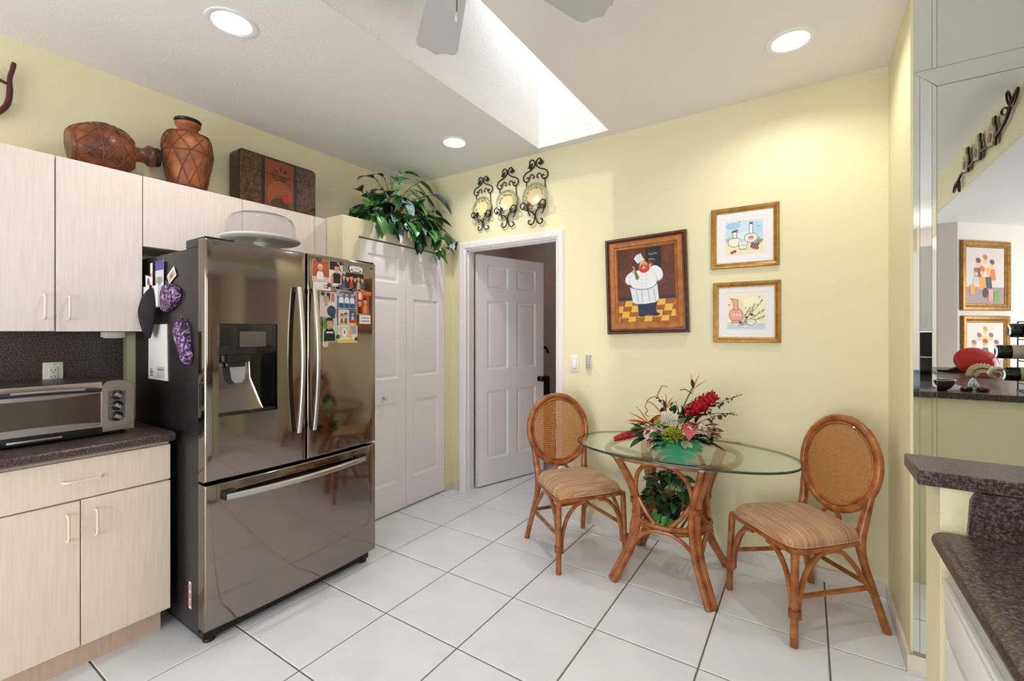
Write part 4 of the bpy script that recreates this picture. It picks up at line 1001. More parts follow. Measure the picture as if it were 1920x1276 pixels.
nk = [(.2, .48), (.2, .6), (.18, .66), (.32, .66), (.3, .6), (.3, .48)]; lay += [(nk, S(226, 226, 210))] + outline(nk) + [(ell(.25, .69, .1, .035, 12, 15), S(110, 100, 84))]
nk = [(.64, .58), (.645, .86), (.72, .86), (.725, .58)]; lay += [(nk, S(240, 240, 240))] + outline(nk) + [(ell(.685, .89, .05, .03, 12), S(90, 84, 88)), (ell(.685, .46, .1, .08, 16), S(226, 190, 190)), (ell(.685, .46, .06, .045, 14), S(196, 130, 140))]
mg = [(.36, .36), (.38, .14), (.56, .14), (.58, .36)]; lay += [(mg, S(236, 236, 232))] + outline(mg) + [(ell(.47, .36, .11, .025, 14), S(200, 204, 206)), (ell(.47, .25, .07, .06, 12), S(196, 210, 204))]
for q in ((.7, .2), (.76, .16), (.82, .2), (.78, .26), (.86, .26), (.72, .27), (.84, .14), (.18, .06), (.25, .09)): lay += [(ell(q[0], q[1], .045, .042, 12), S(122, 66, 96)), (ell(q[0] - .01, q[1] + .012, .018, .016, 8), S(170, 120, 150))]
lay += [(ell(.9, .33, .1, .04, 12, 30), S(120, 150, 110)), (ell(.86, .4, .08, .03, 12, 50), S(150, 170, 140)), (ell(.38, .96, .02, .012, 8), ink), (ell(.87, .78, .02, .012, 8), ink)]
gold_print((-.317, YB - .001, 1.927), .362, .362, 'gold framed print of bottles and grapes on pale blue, upper of the pair', lay)
lay = [(rect(0, 0, 1, 1), S(236, 226, 184)), (ell(.7, .75, .3, .2, 16), S(240, 232, 200)), (ell(.25, .7, .2, .2, 16), S(230, 218, 170)), (rect(0, 0, 1, .16), S(188, 204, 218)), (ell(.5, .12, .3, .06, 14), S(214, 220, 222))]
b1 = ell(.24, .42, .19, .2, 22); nk = [(.18, .58), (.17, .76), (.09, .92), (.3, .86), (.29, .76), (.3, .58)]; ft = [(.1, .18), (.16, .25), (.32, .25), (.4, .18)]
for q in (b1, nk, ft): lay += [(q, S(226, 160, 140))] + outline(q, S(120, 60, 56))
for q in ((.18, .42), (.26, .42), (.34, .42)): lay.append((ell(q[0], q[1], .028, .035, 10), S(236, 214, 204)))
for a, b in (((.35, .1), (.95, .85)), ((.4, .14), (.98, .55)), ((.38, .1), (.99, .36)), ((.3, .08), (.62, .62)), ((.45, .16), (.74, .72))):
    lay += [(q, S(96, 104, 70)) for q in stroke([a, b], .014)]
    for k in (.55, .75, .92): lay.append((ell(a[0] + (b[0] - a[0]) * k, a[1] + (b[1] - a[1]) * k + .02, .06, .014, 10, math.degrees(math.atan2(b[1] - a[1], b[0] - a[0])) + 18), S(136, 144, 96)))
for q in ((.52, .34), (.66, .42), (.36, .2)): lay.append((ell(q[0], q[1], .035, .035, 12), S(32, 34, 30)))
gl = ell(.64, .2, .12, .09, 18); lay += [(gl, S(240, 230, 226))] + outline(gl) + [(q, S(200, 130, 130)) for q in stroke([(.56, .18), (.62, .24), (.68, .22), (.72, .16)], .012)]
for q in ((.05, .72), (.5, .62), (.86, .92)): lay.append((ell(q[0], q[1], .022, .016, 8), S(90, 80, 60)))
gold_print((-.308, YB - .001, 1.481), .356, .36, 'gold framed print of a pink jug and olives on pale yellow, lower of the pair', lay)

# ------------------------------------------------------------------ wrought iron plate racks with plates
IRON = mat('wrought_iron', S(40, 36, 36), .45, .5)
LEAFI = mat('iron_leaf', S(44, 44, 40), .5, .4)
def spiral(cx, cz, r0, r1, a0, turns, y=0, n=16):
    return [(cx + (r0 + (r1 - r0) * k / n) * math.cos(R(a0) + turns * 2 * PI * k / n), y, cz + (r0 + (r1 - r0) * k / n) * math.sin(R(a0) + turns * 2 * PI * k / n)) for k in range(n + 1)]
def rack(loc, label, sc):
    t = thing('plate_rack', label, 'plate rack', loc, 0, 'iron plate racks above the doorway')
    mb = MB(); r = .0042 * sc
    for s in (1, -1):
        # upper heart scroll, shoulder scroll, inner wave
        P = [(s * .022, .19), (s * .03, .178), (s * .042, .184), (s * .044, .2), (s * .03, .214), (s * .012, .206), (s * .004, .185), (s * .012, .165), (s * .04, .146), (s * .075, .132), (s * .092, .108), (s * .085, .082), (s * .06, .076), (s * .048, .092), (s * .058, .104), (s * .066, .096)]
        mb.tube([(v.x * sc, -.012, v.z * sc) for v in smooth_path([(a, 0, b) for a, b in P], 4)], r, 6)
        P = [(s * .048, .09), (s * .04, .11), (s * .026, .118), (s * .013, .108), (s * .012, .092), (s * .022, .092)]
        mb.tube([(v.x * sc, -.012, v.z * sc) for v in smooth_path([(a, 0, b) for a, b in P], 4)], r * .85, 6)
        # hangers behind the plate
        mb.tube([(s * .07 * sc, -.012, .08 * sc), (s * .07 * sc, -.006, .03 * sc), (s * .07 * sc, -.006, -.1 * sc), (s * .045 * sc, -.01, -.148 * sc)], r * .8, 6)
        # lower scrolls holding the plate, projecting forward
        P = [(s * .066, -.03, -.098), (s * .078, -.036, -.112), (s * .092, -.042, -.1), (s * .09, -.045, -.078), (s * .068, -.046, -.07), (s * .05, -.045, -.09), (s * .036, -.04, -.118), (s * .016, -.03, -.136), (s * .004, -.02, -.152), (s * .004, -.014, -.172), (s * .014, -.012, -.2), (s * .034, -.012, -.212), (s * .052, -.012, -.2), (s * .05, -.012, -.182), (s * .038, -.012, -.184)]
        mb.tube([(v.x * sc, v.y * sc, v.z * sc) for v in smooth_path(P, 4)], r, 6)
        mb.tube([(s * .07 * sc, -.006, -.1 * sc), (s * .066 * sc, -.03 * sc, -.12 * sc), (s * .045 * sc, -.04 * sc, -.115 * sc)], r * .8, 6)
    mb.build('scrollwork', IRON, t)
    lp = [(0, -.5), (.12, -.42), (.45, -.5), (.3, -.2), (.5, .05), (.22, .1), (0, .5), (-.22, .1), (-.5, .05), (-.3, -.2), (-.45, -.5), (-.12, -.42)]
    for x, z, s, a, y in ((-.034, .17, .036, 30, -.016), (.045, .186, .036, -20, -.016), (-.03, -.085, .04, -10, -.05), (-.06, -.108, .03, 100, -.05), (.05, -.105, .034, 200, -.05)):
        mm = Matrix.Translation((x * sc, y * sc, z * sc)) @ Matrix.Rotation(R(a), 4, 'Y')
        MB().prism([(u * s * sc, v * s * sc) for u, v in lp], -.0015, .0015, mm).build('leaf', LEAFI, t)
    return t
def plate_print(seed):
    r_ = random.Random(seed); L_ = []
    for k in range(30):
        a = 360 * k / 30 + r_.uniform(-4, 4); rr = r_.uniform(.6, .74)
        L_.append((ell(rr * math.cos(R(a)), rr * math.sin(R(a)), r_.uniform(.06, .1), .036, 8, a + r_.uniform(40, 140)), r_.choice([S(170, 92, 56), S(110, 104, 58), S(186, 120, 80), S(86, 60, 40), S(196, 140, 90)])))
    return L_
for i, (x, z, rim_c, lab) in enumerate([(-2.245, 2.395, S(150, 166, 122), 'leftmost'), (-2.002, 2.402, S(150, 176, 150), 'middle'), (-1.745, 2.406, S(172, 176, 136), 'rightmost')]):
    sc = 1.03 + .07 * i
    rack((x, YB - .001, z + .03), lab + ' of three scrolled black iron plate racks above the doorway', sc)
    p = thing('decorative_plate', lab + ' of three green rimmed cream plates with leaf wreath', 'plate', (x, YB - .016, z - .012), 0, 'plates hung above the doorway', rot=(R(-5), 0, 0))
    r = .093 * sc; Mx = Matrix.Rotation(R(90), 4, 'X')
    MB().lathe([(0, .002), (r * .55, .002), (r * .6, .004), (r * .8, .012), (r, .018), (r * 1.0, .021), (r * .8, .0155), (r * .62, .008), (r * .56, .005), (0, .005)], 40, Mx).build('plate_body', mat('plate_cream', S(226, 208, 160), .2), p)
    MB().lathe([(r * .8, .0158), (r * .99, .0212), (r * 1.0, .0205)], 40, Mx, cap=False).build('rim_band', mat('plate_rim_%d' % i, rim_c, .2, noise=(40, S(120, 140, 110), .2)), p)
    wr = MB()
    for poly, c_ in plate_print(i + 3):
        wr.add([(u * r, -(.0162 if math.hypot(u, v) > .62 else .0108) - .0006 - (math.hypot(u, v) - .62) * .02, v * r) for u, v in poly], [tuple(range(len(poly)))], None, c_)
    wr.build('leaf_wreath', print_mat(), p, fix=False)
# ------------------------------------------------------------------ rattan dining set
def rattan():
    m = mat('rattan_cane', S(152, 84, 36), .3, coat=.3)
    nt = m.node_tree; N = nt.nodes; L = nt.links; b = N['Principled BSDF']
    tc = N.new('ShaderNodeTexCoord'); v = N.new('ShaderNodeTexNoise'); v.inputs['Scale'].default_value = 18; v.inputs['Detail'].default_value = 5
    L.new(tc.outputs['Object'], v.inputs['Vector']); cr = N.new('ShaderNodeValToRGB'); e = cr.color_ramp.elements
    e[0].position = .3; e[0].color = S(120, 60, 24); e[1].position = .7; e[1].color = S(184, 112, 56)
    L.new(v.outputs['Fac'], cr.inputs[0]); L.new(cr.outputs[0], b.inputs['Base Color']); return m
RAT = rattan()
RATD = mat('rattan_binding', S(142, 80, 38), .45, bump=(150, .3))
CANE = mat('woven_cane', S(196, 130, 66), .5)
def striped():
    m = mat('striped_fabric', S(184, 146, 112), .85, sheen=.2)
    nt = m.node_tree; N = nt.nodes; L = nt.links; b = N['Principled BSDF']
    tc = N.new('ShaderNodeTexCoord'); mp = N.new('ShaderNodeMapping'); mp.inputs['Scale'].default_value = (1, 46, 1)
    L.new(tc.outputs['Object'], mp.inputs[0]); nz = N.new('ShaderNodeTexNoise'); nz.inputs['Scale'].default_value = 2.2; nz.inputs['Detail'].default_value = 3
    L.new(mp.outputs[0], nz.inputs['Vector']); cr = N.new('ShaderNodeValToRGB'); e = cr.color_ramp.elements
    e[0].position = .32; e[0].color = S(140, 100, 72); e[1].position = .68; e[1].color = S(214, 178, 140)
    for p_, c_ in ((.42, S(170, 126, 92)), (.5, S(200, 160, 122)), (.56, S(164, 120, 88))):
        q = e.new(p_); q.color = c_
    L.new(nz.outputs['Fac'], cr.inputs[0]); L.new(cr.outputs[0], b.inputs['Base Color']); return m
STRIPE = striped()
def make_chair(loc, rz, label):
    t = thing('rattan_chair', label, 'chair', loc, rz, 'rattan dining chairs')
    zf = .40      # seat frame height
    # legs
    for s in (-1, 1):
        MB().tube(smooth_path([(s * .222, -.222, 0), (s * .219, -.217, .2), (s * .214, -.21, zf)], 5), .0165, 10).build('front_leg', RAT, t)
    back_tilt = lambda z: .165 + .17 * max(0, z - .42) + .0
    for s in (-1, 1):
        P = [(s * .212, .262, 0), (s * .196, .222, .14), (s * .178, .178, .30), (s * .172, .163, .40), (s * .174, .18, .49), (s * .184, .192, .565), (s * .193, .203, .625)]
        MB().tube(smooth_path(P, 5), [.017] * 11 + [.018, .019, .02, .021, .022, .022, .022, .022, .021, .021, .02, .02, .019, .018, .017, .016, .015, .014, .013, .012], 10).build('back_leg', RAT, t)
    # back ring and cane panel: plane tilted backwards; centre
    cz, ry, rz_ = .715, .212, .222
    def bp(u, v, d=0):    # u sideways, v up the back, d out of plane (towards the front)
        a = math.atan(.17); return (u, .168 + .17 * (cz + v * math.cos(a) - .42) - d, cz + v * math.cos(a))
    n = 40
    rg = MB().tube([bp(ry * math.cos(2 * PI * k / n), rz_ * math.sin(2 * PI * k / n)) for k in range(n)], .0175, 10, closed=True).build('back_ring', RAT, t)
    MB().tube([bp((ry - .024) * math.cos(2 * PI * k / n), (rz_ - .024) * math.sin(2 * PI * k / n), .004) for k in range(n)], .008, 8, closed=True).build('inner_ring', RAT, rg)
    mb = MB(); ia, ib = ry - .026, rz_ - .026; st = .0135
    def strand(p0, p1, w_, d):
        (u0, v0), (u1, v1) = p0, p1; dx, dy = u1 - u0, v1 - v0; l = math.hypot(dx, dy)
        if l < .01: return
        nx, ny = -dy / l * w_ / 2, dx / l * w_ / 2
        mb.add([bp(u0 - nx, v0 - ny, d), bp(u1 - nx, v1 - ny, d), bp(u1 + nx, v1 + ny, d), bp(u0 + nx, v0 + ny, d)], [(0, 1, 2, 3)])
        mb.add([bp(u0 - nx, v0 - ny, d - .001), bp(u1 - nx, v1 - ny, d - .001), bp(u1 + nx, v1 + ny, d - .001), bp(u0 + nx, v0 + ny, d - .001)], [(3, 2, 1, 0)])
    k = -int(ia / st)
    while k * st < ia:
        u = k * st; v = ib * math.sqrt(max(0, 1 - (u / ia) ** 2)); strand((u, -v), (u, v), .0042, .0005)
        k += 1
    k = -int(ib / st)
    while k * st < ib:
        v = k * st; u = ia * math.sqrt(max(0, 1 - (v / ib) ** 2)); strand((-u, v), (u, v), .0042, .0025); k += 1
    for sgn in (1, -1):
        k = -34
        while k < 34:
            c0 = k * st * 1.0 + st / 2; pts = []
            # line v = sgn*u + c0 clipped to the ellipse
            A = 1 / ia ** 2 + 1 / ib ** 2; B = 2 * sgn * c0 / ib ** 2; C_ = c0 ** 2 / ib ** 2 - 1; D = B * B - 4 * A * C_
            if D > 0:
                u0, u1 = (-B - math.sqrt(D)) / (2 * A), (-B + math.sqrt(D)) / (2 * A); strand((u0, sgn * u0 + c0), (u1, sgn * u1 + c0), .0022, .004 + .001 * sgn)
            k += 1
    cp_ = mb.build('cane_panel', CANE, t, fix=False); cp_['kind'] = 'stuff'
    # little arch below the ring
    for s in (-1, 1):
        MB().tube(smooth_path([bp(s * .008, -rz_ - .004), bp(s * .035, -rz_ - .02), bp(s * .075, -rz_ - .075), (s * .10, .168, .43)], 5), .011, 8).build('back_brace', RAT, t)
    MB().tube([bp(-.02, -rz_ - .001), bp(.02, -rz_ - .001)], .0195, 10).build('binding', RATD, t)
    for s in (-1, 1):
        a = R(-38); p0 = Vector(bp(s * ry * math.cos(a + .12), rz_ * math.sin(a + .12))); p1 = Vector(bp(s * ry * math.cos(a - .12), rz_ * math.sin(a - .12)))
        MB().tube([p0, (p0 + p1) / 2, p1], .0205, 10).build('binding', RATD, t)
        MB().tube([(s * .2215, -.2205, .125), (s * .2208, -.219, .158)], .024, 10).build('binding', RATD, t)
    # seat frame
    fr_ = [(-.214, -.21), (.214, -.21), (.172, .163), (-.172, .163)]
    MB().tube(smooth_path([(x, y, zf) for x, y in [(-.2, -.212), (0, -.214), (.2, -.212), (.213, -.2), (.194, -.02), (.174, .15), (.16, .165), (0, .167), (-.16, .165), (-.174, .15), (-.194, -.02), (-.213, -.2)]], 3, True), .0135, 8, closed=True).build('seat_frame', RAT, t)
    # curved corner braces on front and sides
    for s in (-1, 1):
        MB().tube(smooth_path([(s * .2, -.217, .115), (s * .196, -.214, .2), (s * .165, -.212, .3), (s * .11, -.212, .365), (s * .05, -.213, .384)], 5), .0115, 8).build('corner_brace', RAT, t)
        MB().tube(smooth_path([(s * .219, -.195, .115), (s * .215, -.19, .2), (s * .21, -.155, .3), (s * .204, -.09, .37), (s * .194, -.02, .385), (s * .186, .05, .37), (s * .186, .12, .3), (s * .192, .165, .23), (s * .2, .2, .17)], 5), .0115, 8).build('side_brace', RAT, t)
        MB().tube([(s * .198, -.2, .16), (s * .19, .205, .19)], .0115, 8).build('side_stretcher', RAT, t) if s > 2 else None
    MB().tube([(-.192, .213, .2), (.192, .213, .2)], .0115, 8).build('rear_stretcher', RAT, t)
    MB().tube([(-.2, .0, .2), (.2, .0, .2)], .0105, 8).build('cross_stretcher', RAT, t) if False else None
    for s in (-1, 1): MB().tube([(s * .218, -.212, .21), (s * .193, .205, .205)], .0115, 8).build('side_stretcher', RAT, t)
    # cushion
    nu, nv = 24, 14
    def cus(u, v):
        a = 2 * PI * u; c_, s_ = math.cos(a), math.sin(a); e_ = .32
        x = (abs(c_) ** e_) * (1 if c_ > 0 else -1); y = (abs(s_) ** e_) * (1 if s_ > 0 else -1)
        ph = -PI / 2 + PI * v; rr = max(0.0, math.cos(ph)) ** .38; zz = math.sin(ph)
        wd = .222 - .035 * (y * rr + 1) / 2
        top = .058 if zz > 0 else .016
        return (x * rr * wd, -.02 + y * rr * .205, zf + .022 + (abs(zz) ** .9) * (1 if zz > 0 else -1) * top)
    MB().grid(cus, 40, nv, wrapu=True).build('cushion', STRIPE, t, ang=80)
    MB().tube([(cus(k / 40, .5)[0] * 1.0, cus(k / 40, .5)[1], zf + .018) for k in range(40)], .004, 6, closed=True).build('piping', STRIPE, t)
    return t
make_chair((-1.225, 2.578, 0), 54.3, 'rattan dining chair nearer the door, left of the glass table')
make_chair((-.036, 2.618, 0), -47.7, 'rattan dining chair in the corner, right of the glass table')

# table
tb = thing('dining_table', 'oval glass table on a curved rattan base between two chairs', 'table', (-.625, 2.62, 0))
def sup(a, b, n=2.25, k=96, z=0, cx=0, cy=0):
    out = []
    for i in range(k):
        t = 2 * PI * i / k; c_, s_ = math.cos(t), math.sin(t)
        out.append((cx + a * abs(c_) ** (2 / n) * (1 if c_ > 0 else -1), cy + b * abs(s_) ** (2 / n) * (1 if s_ > 0 else -1)))
    return out
def glass_green():
    m = bpy.data.materials.new('table_glass'); m.use_nodes = True; nt = m.node_tree; N = nt.nodes; L = nt.links
    N.remove(N['Principled BSDF']); t = N.new('ShaderNodeBsdfTransparent'); t.inputs[0].default_value = (.93, .975, .945, 1)
    g = N.new('ShaderNodeBsdfGlossy'); g.inputs['Roughness'].default_value = 0; g.inputs[0].default_value = (.95, 1, .97, 1); x = N.new('ShaderNodeMixShader')
    schlick(N, L, x.inputs[0], .035); L.new(t.outputs[0], x.inputs[1]); L.new(g.outputs[0], x.inputs[2]); L.new(x.outputs[0], N['Material Output'].inputs[0])
    return m
ZT_ = .712
n = 96; V = []; Fc = []
prof = [(.006, -.006), (.001, -.005), (0, -.003), (0, .003), (.001, .005), (.006, .006)]
for q, z in prof: V += [(x, y, ZT_ + z) for x, y in sup(.585 - q, .338 - q, cx=.022, cy=-.012)]
for i in range(len(prof) - 1):
    for j in range(n): Fc.append((i * n + j, i * n + (j + 1) % n, (i + 1) * n + (j + 1) % n, (i + 1) * n + j))
Fc += [tuple(range(n))[::-1], tuple((len(prof) - 1) * n + j for j in range(n))]
gt = MB().add(V, Fc).build('glass_top', glass_green(), tb)
gt.data.materials.append(mat('glass_edge', S(26, 62, 48), .08, spec=.8))
for p_ in gt.data.polygons: p_.material_index = 0 if len(p_.vertices) > 10 else 1
ox, oy = -.022, .01
ZR = ZT_ - .006 - .0165
MB().tube([(x, y, ZR) for x, y in sup(.345, .30, 2.6, 48, cx=ox, cy=oy)], .0165, 10, closed=True).build('top_ring', RAT, tb)
ZS = .325
MB().tube([(x, y, ZS) for x, y in sup(.205, .195, 2.0, 36, cx=ox, cy=oy)], .014, 8, closed=True).tube([(x, y, ZS - .026) for x, y in sup(.2, .19, 2.0, 36, cx=ox, cy=oy)], .011, 8, closed=True).build('shelf_ring', RAT, tb)
for k in range(13):
    x = -.168 + .028 * k; y = .185 * math.sqrt(max(0, 1 - (x / .198) ** 2)); MB().tube([(ox + x, oy - y, ZS), (ox + x, oy + y, ZS)], .007, 6).build('shelf_slat', RAT, tb)
for sx in (-1, 1):
    for sy in (-1, 1):
        base = [(.255, .25, .0), (.222, .215, .075), (.178, .168, .18), (.155, .145, .30), (.152, .143, .40), (.168, .165, .50), (.2, .205, .6), (.225, .268, ZR)]
        for w_, off in (('cane', (-.013, .013)), ('cane', (.013, -.013)), ('cane', (-.004, -.006))):
            P = [(ox + sx * (x + off[0]), oy + sy * (y + off[1]), z) for x, y, z in base]
            if off == (-.004, -.006): P = P[:-1]
            MB().tube(smooth_path(P, 5), .0165, 9).build('leg_cane', RAT, tb)
        # low arches towards the neighbours
        MB().tube(smooth_path([(ox + sx * .212, oy + sy * .2, .1), (ox + sx * .18, oy + sy * .17, .17), (ox + sx * .12, oy + sy * .185, .255), (ox + sx * .05, oy + sy * .192, .297), (ox, oy + sy * .193, .301)], 5), .0115, 8).build('lower_arch', RAT, tb)
        MB().tube(smooth_path([(ox + sx * .21, oy + sy * .2, .1), (ox + sx * .185, oy + sy * .165, .17), (ox + sx * .192, oy + sy * .11, .255), (ox + sx * .198, oy + sy * .05, .297), (ox + sx * .2, oy, .301)], 5), .0115, 8).build('lower_arch', RAT, tb)
        # upper braces: rounded opening above the shelf
        MB().tube(smooth_path([(ox + sx * .172, oy + sy * .178, .54), (ox + sx * .145, oy + sy * .165, .47), (ox + sx * .09, oy + sy * .175, .385), (ox + sx * .04, oy + sy * .19, .335)], 5), .0115, 8).build('side_brace', RAT, tb)
        MB().tube(smooth_path([(ox + sx * .15, oy + sy * .165, .44), (ox + sx * .145, oy + sy * .18, .52), (ox + sx * .125, oy + sy * .21, .60), (ox + sx * .06, oy + sy * .262, ZR - .012), (ox + sx * .02, oy + sy * .29, ZR)], 5), .0115, 8).build('upper_brace', RAT, tb)
        MB().tube(smooth_path([(ox + sx * .178, oy + sy * .172, .54), (ox + sx * .165, oy + sy * .13, .45), (ox + sx * .182, oy + sy * .07, .37), (ox + sx * .198, oy + sy * .03, .335)], 5), .0115, 8).build('side_brace', RAT, tb)
        for z, (x, y) in ((.43, (.156, .148)),):
            MB().tube([(ox + sx * x, oy + sy * y, z - .014), (ox + sx * x, oy + sy * y, z + .014)], .031, 12).build('binding', RATD, tb)
# plant on the shelf of the table
pp = thing('shelf_plant', 'dark leafy plant standing on the rattan shelf under the glass', 'plant', (-.655, 2.60, ZS + .0075))
MB().lathe([(0, 0), (.06, 0), (.075, .09), (.08, .1), (.068, .1), (.06, .085), (0, .085)], 20).build('pot', mat('dark_pot', S(40, 34, 30), .5), pp)
r_ = random.Random(21); stems = MB()
for k in range(95):
    a = r_.uniform(0, 2 * PI); ph = r_.uniform(-.5, 1.35); rr = .115 * r_.uniform(.65, 1.0)
    p_ = (rr * math.cos(a) * math.cos(ph) * .95, rr * math.sin(a) * math.cos(ph) * .95 - .01, .135 + .125 * math.sin(ph) * r_.uniform(.7, 1))
    d = (math.cos(a) * .8, math.sin(a) * .8 - .2, r_.uniform(-.8, .5))
    kind = r_.choice([1, 1, 3]); m = r_.choice([LG, LBk, LG, LM, LBk])
    put_leaf(pp, kind, m, p_, d, r_.uniform(-.6, .6), r_.uniform(.55, .85))
    if k % 4 == 0: stems.tube([(0, 0, .09), (p_[0] * .5, p_[1] * .5, .12), p_], .002, 5)
for k in range(8):
    p_ = (r_.uniform(-.05, .05), r_.uniform(-.15, -.11), r_.uniform(.0, .07)); put_leaf(pp, 3, LM, p_, (r_.uniform(-.5, .5), -.6, -.7), 0, .8)
stems.build('stems', mat('stem_green', S(120, 130, 74), .5), pp)

# ------------------------------------------------------------------ tropical flower arrangement
FZ = ZT_ + .0065
fa = thing('flower_arrangement', 'tropical artificial flower arrangement in a white shell bowl on the glass', 'flowers', (-.61, 2.56, FZ))
MB().lathe([(0, 0), (.07, 0), (.08, .006), (.125, .03), (.158, .055), (.166, .062), (.158, .062), (.12, .04), (.07, .015), (0, .012)], 32).build('shell_bowl', mat('white_ceramic', S(238, 236, 232), .25), fa)
MB().lathe([(0, .08), (.06, .075), (.11, .05), (.115, .035)], 20).build('moss', mat('dark_moss', S(34, 44, 28), .9, bump=(60, .6)), fa)
STEMG = mat('stem_dark_green', S(70, 84, 50), .5)
def stem(pts, r=.0035): return MB().tube(smooth_path(pts, 4), r, 6).build('stem', STEMG, fa)
RED = mat('ginger_red', S(190, 22, 34), .35, noise=(40, S(150, 12, 26), .2)); ORA = mat('paradise_orange', S(232, 104, 34), .4); PUR = mat('paradise_purple', S(96, 44, 92), .4)
PNK = mat('anthurium_pink', S(214, 108, 112), .25, noise=(20, S(190, 70, 84), .2)); CRM = mat('cream_petal', S(234, 216, 200), .5); YGR = mat('yellow_green', S(166, 172, 58), .5)
BURG = mat('burgundy_leaf', S(92, 26, 34), .45); SAGE = mat('sage_leaf', S(130, 152, 116), .5)
def scale_cone(name, m, base, tip, r0, n_rows, per, parent, sz):
    """ginger head: rows of overlapping scale petals round an axis"""
    b, t_ = Vector(base), Vector(tip); ax = (t_ - b); Lx = ax.length; q = ax.to_track_quat('Z', 'Y').to_matrix().to_4x4(); Mx = Matrix.Translation(b) @ q
    mb = MB(); mb.lathe([(r0 * .5, 0), (r0 * .8, Lx * .3), (r0 * .7, Lx * .65), (r0 * .3, Lx * .95), (0, Lx)], 10, Mx)
    for i in range(n_rows):
        z = Lx * i / n_rows; rr = r0 * (.72 + .4 * math.sin(PI * (i + 1) / (n_rows + 2))) * (1 - .45 * (i / n_rows) ** 3)
        for k in range(per):
            a = 2 * PI * (k + .5 * (i % 2)) / per; c_, s_ = math.cos(a), math.sin(a); w_ = sz
            P = lambda r, tt, zz: (r * c_ - tt * s_, r * s_ + tt * c_, zz)
            mb.add([P(rr * .8, -w_ * .5, z), P(rr * .8, w_ * .5, z), P(rr * 1.12, w_ * .42, z + sz * .7), P(rr * 1.22, 0, z + sz * 1.15), P(rr * 1.12, -w_ * .42, z + sz * .7), P(rr * 1.08, 0, z + sz * .4)], [(0, 1, 5), (1, 2, 5), (2, 3, 5), (3, 4, 5), (4, 0, 5)], Mx)
    return mb.build(name, m, parent, fix=False)
def petal_leaf(name, m, p_, d, L_, W_, roll=0, shape='oval', droop=.15, fold=.3):
    me = leaf_mesh(name, L_, W_, fold, droop, shape); o = link(name, me, m, fa, p_, aim(d, roll)); return o
# red ginger upright right and red ginger lying left
scale_cone('red_ginger', RED, (.065, -.0, .2), (.205, .02, .315), .038, 8, 9, fa, .024)
stem([(.02, 0, .06), (.04, 0, .13), (.075, 0, .205)])
scale_cone('red_ginger', RED, (-.175, -.02, .085), (-.325, -.05, .026), .019, 10, 6, fa, .02)
# birds of paradise
def paradise(p_, main, spread, sc=1.0, m1=ORA, m2=PUR):
    b = Vector(p_); d0 = Vector(main).normalized()
    for k, (u, v) in enumerate(spread):
        d = (d0 + Vector((u, 0, v))).normalized(); petal_leaf('paradise_petal', m1, b, d, .11 * sc, .026 * sc, 0, droop=.05)
    petal_leaf('paradise_petal', m2, b, (d0 + Vector((-.1, -.3, -.3))).normalized(), .08 * sc, .022 * sc, 0, droop=.05)
paradise((-.135, -.03, .135), (-.75, -.2, .15), [(-.2, -.12), (.1, .3), (.35, .75), (-.3, -.02)], 1.15)
paradise((-.05, 0, .22), (.05, -.1, 1), [(-.35, .1), (.0, .2), (.4, -.2), (.8, -.3)], .8, mat('paradise_yellow', S(224, 160, 76), .4))
paradise((.09, .02, .335), (.1, -.05, 1), [(-.25, .2), (.3, .1), (.75, -.3)], .85, mat('paradise_yellow', S(224, 160, 76), .4), mat('dark_spathe', S(60, 50, 44), .4))
stem([(.0, 0, .06), (.03, 0, .2), (.085, .02, .34)]); stem([(.085, .02, .31), (.05, .02, .33), (.02, .02, .325)], .003); stem([(-.02, 0, .08), (-.05, 0, .22)]); stem([(-.06, 0, .07), (-.135, -.03, .135)])
# orange and pink anthuriums
def anth(p_, d, m, sc, roll=0, spad=None):
    o = petal_leaf('anthurium', m, p_, d, .085 * sc, .085 * sc, roll, 'heart', .25, .35)
    MB().tube([(.015 * sc, 0, .004), (.03 * sc, 0, .02 * sc), (.055 * sc, 0, .03 * sc)], [.004 * sc, .0045 * sc, .002 * sc], 6).build('spadix', spad or CRM, o)
anth((-.045, -.06, .175), (-.95, -.5, -.1), mat('anthurium_orange', S(224, 78, 34), .25), 1.1, .5)
anth((.09, -.13, .165), (.35, -.75, -.6), PNK, 1.0, -.3); anth((.1, -.12, .17), (.5, -.5, .35), PNK, .7, -.2); anth((-.07, -.15, .075), (-.5, -.7, -.2), PNK, .7, .3)
# cream hydrangea clusters
def cluster(name, c, rad, n_, m, sz, seed):
    r_ = random.Random(seed); mb = MB()
    for k in range(n_):
        z = r_.uniform(-.35, 1); a = r_.uniform(0, 2 * PI); s_ = math.sqrt(max(0, 1 - z * z)); nrm = Vector((s_ * math.cos(a), s_ * math.sin(a), z)); q = nrm.to_track_quat('Z', 'Y').to_matrix().to_4x4()
        Mx = Matrix.Translation(Vector(c) + nrm * rad) @ q @ Matrix.Rotation(r_.uniform(0, 6), 4, 'Z')
        for j in range(4):
            a2 = PI / 2 * j; cc, ss = math.cos(a2), math.sin(a2); P = lambda u, v, w_: (u * cc - v * ss, u * ss + v * cc, w_)
            mb.add([P(0, 0, 0), P(sz * .6, -sz * .45, .003), P(sz, 0, .005), P(sz * .6, sz * .45, .003)], [(0, 1, 2, 3)], Mx)
    o = mb.build(name, m, fa, fix=False); return o
cluster('hydrangea', (-.1, -.09, .085), .04, 70, mat('hydrangea_blush', S(232, 204, 190), .55), .012, 1)
cluster('hydrangea', (.14, -.03, .13), .03, 46, mat('hydrangea_blush', S(232, 204, 190), .55), .011, 2)
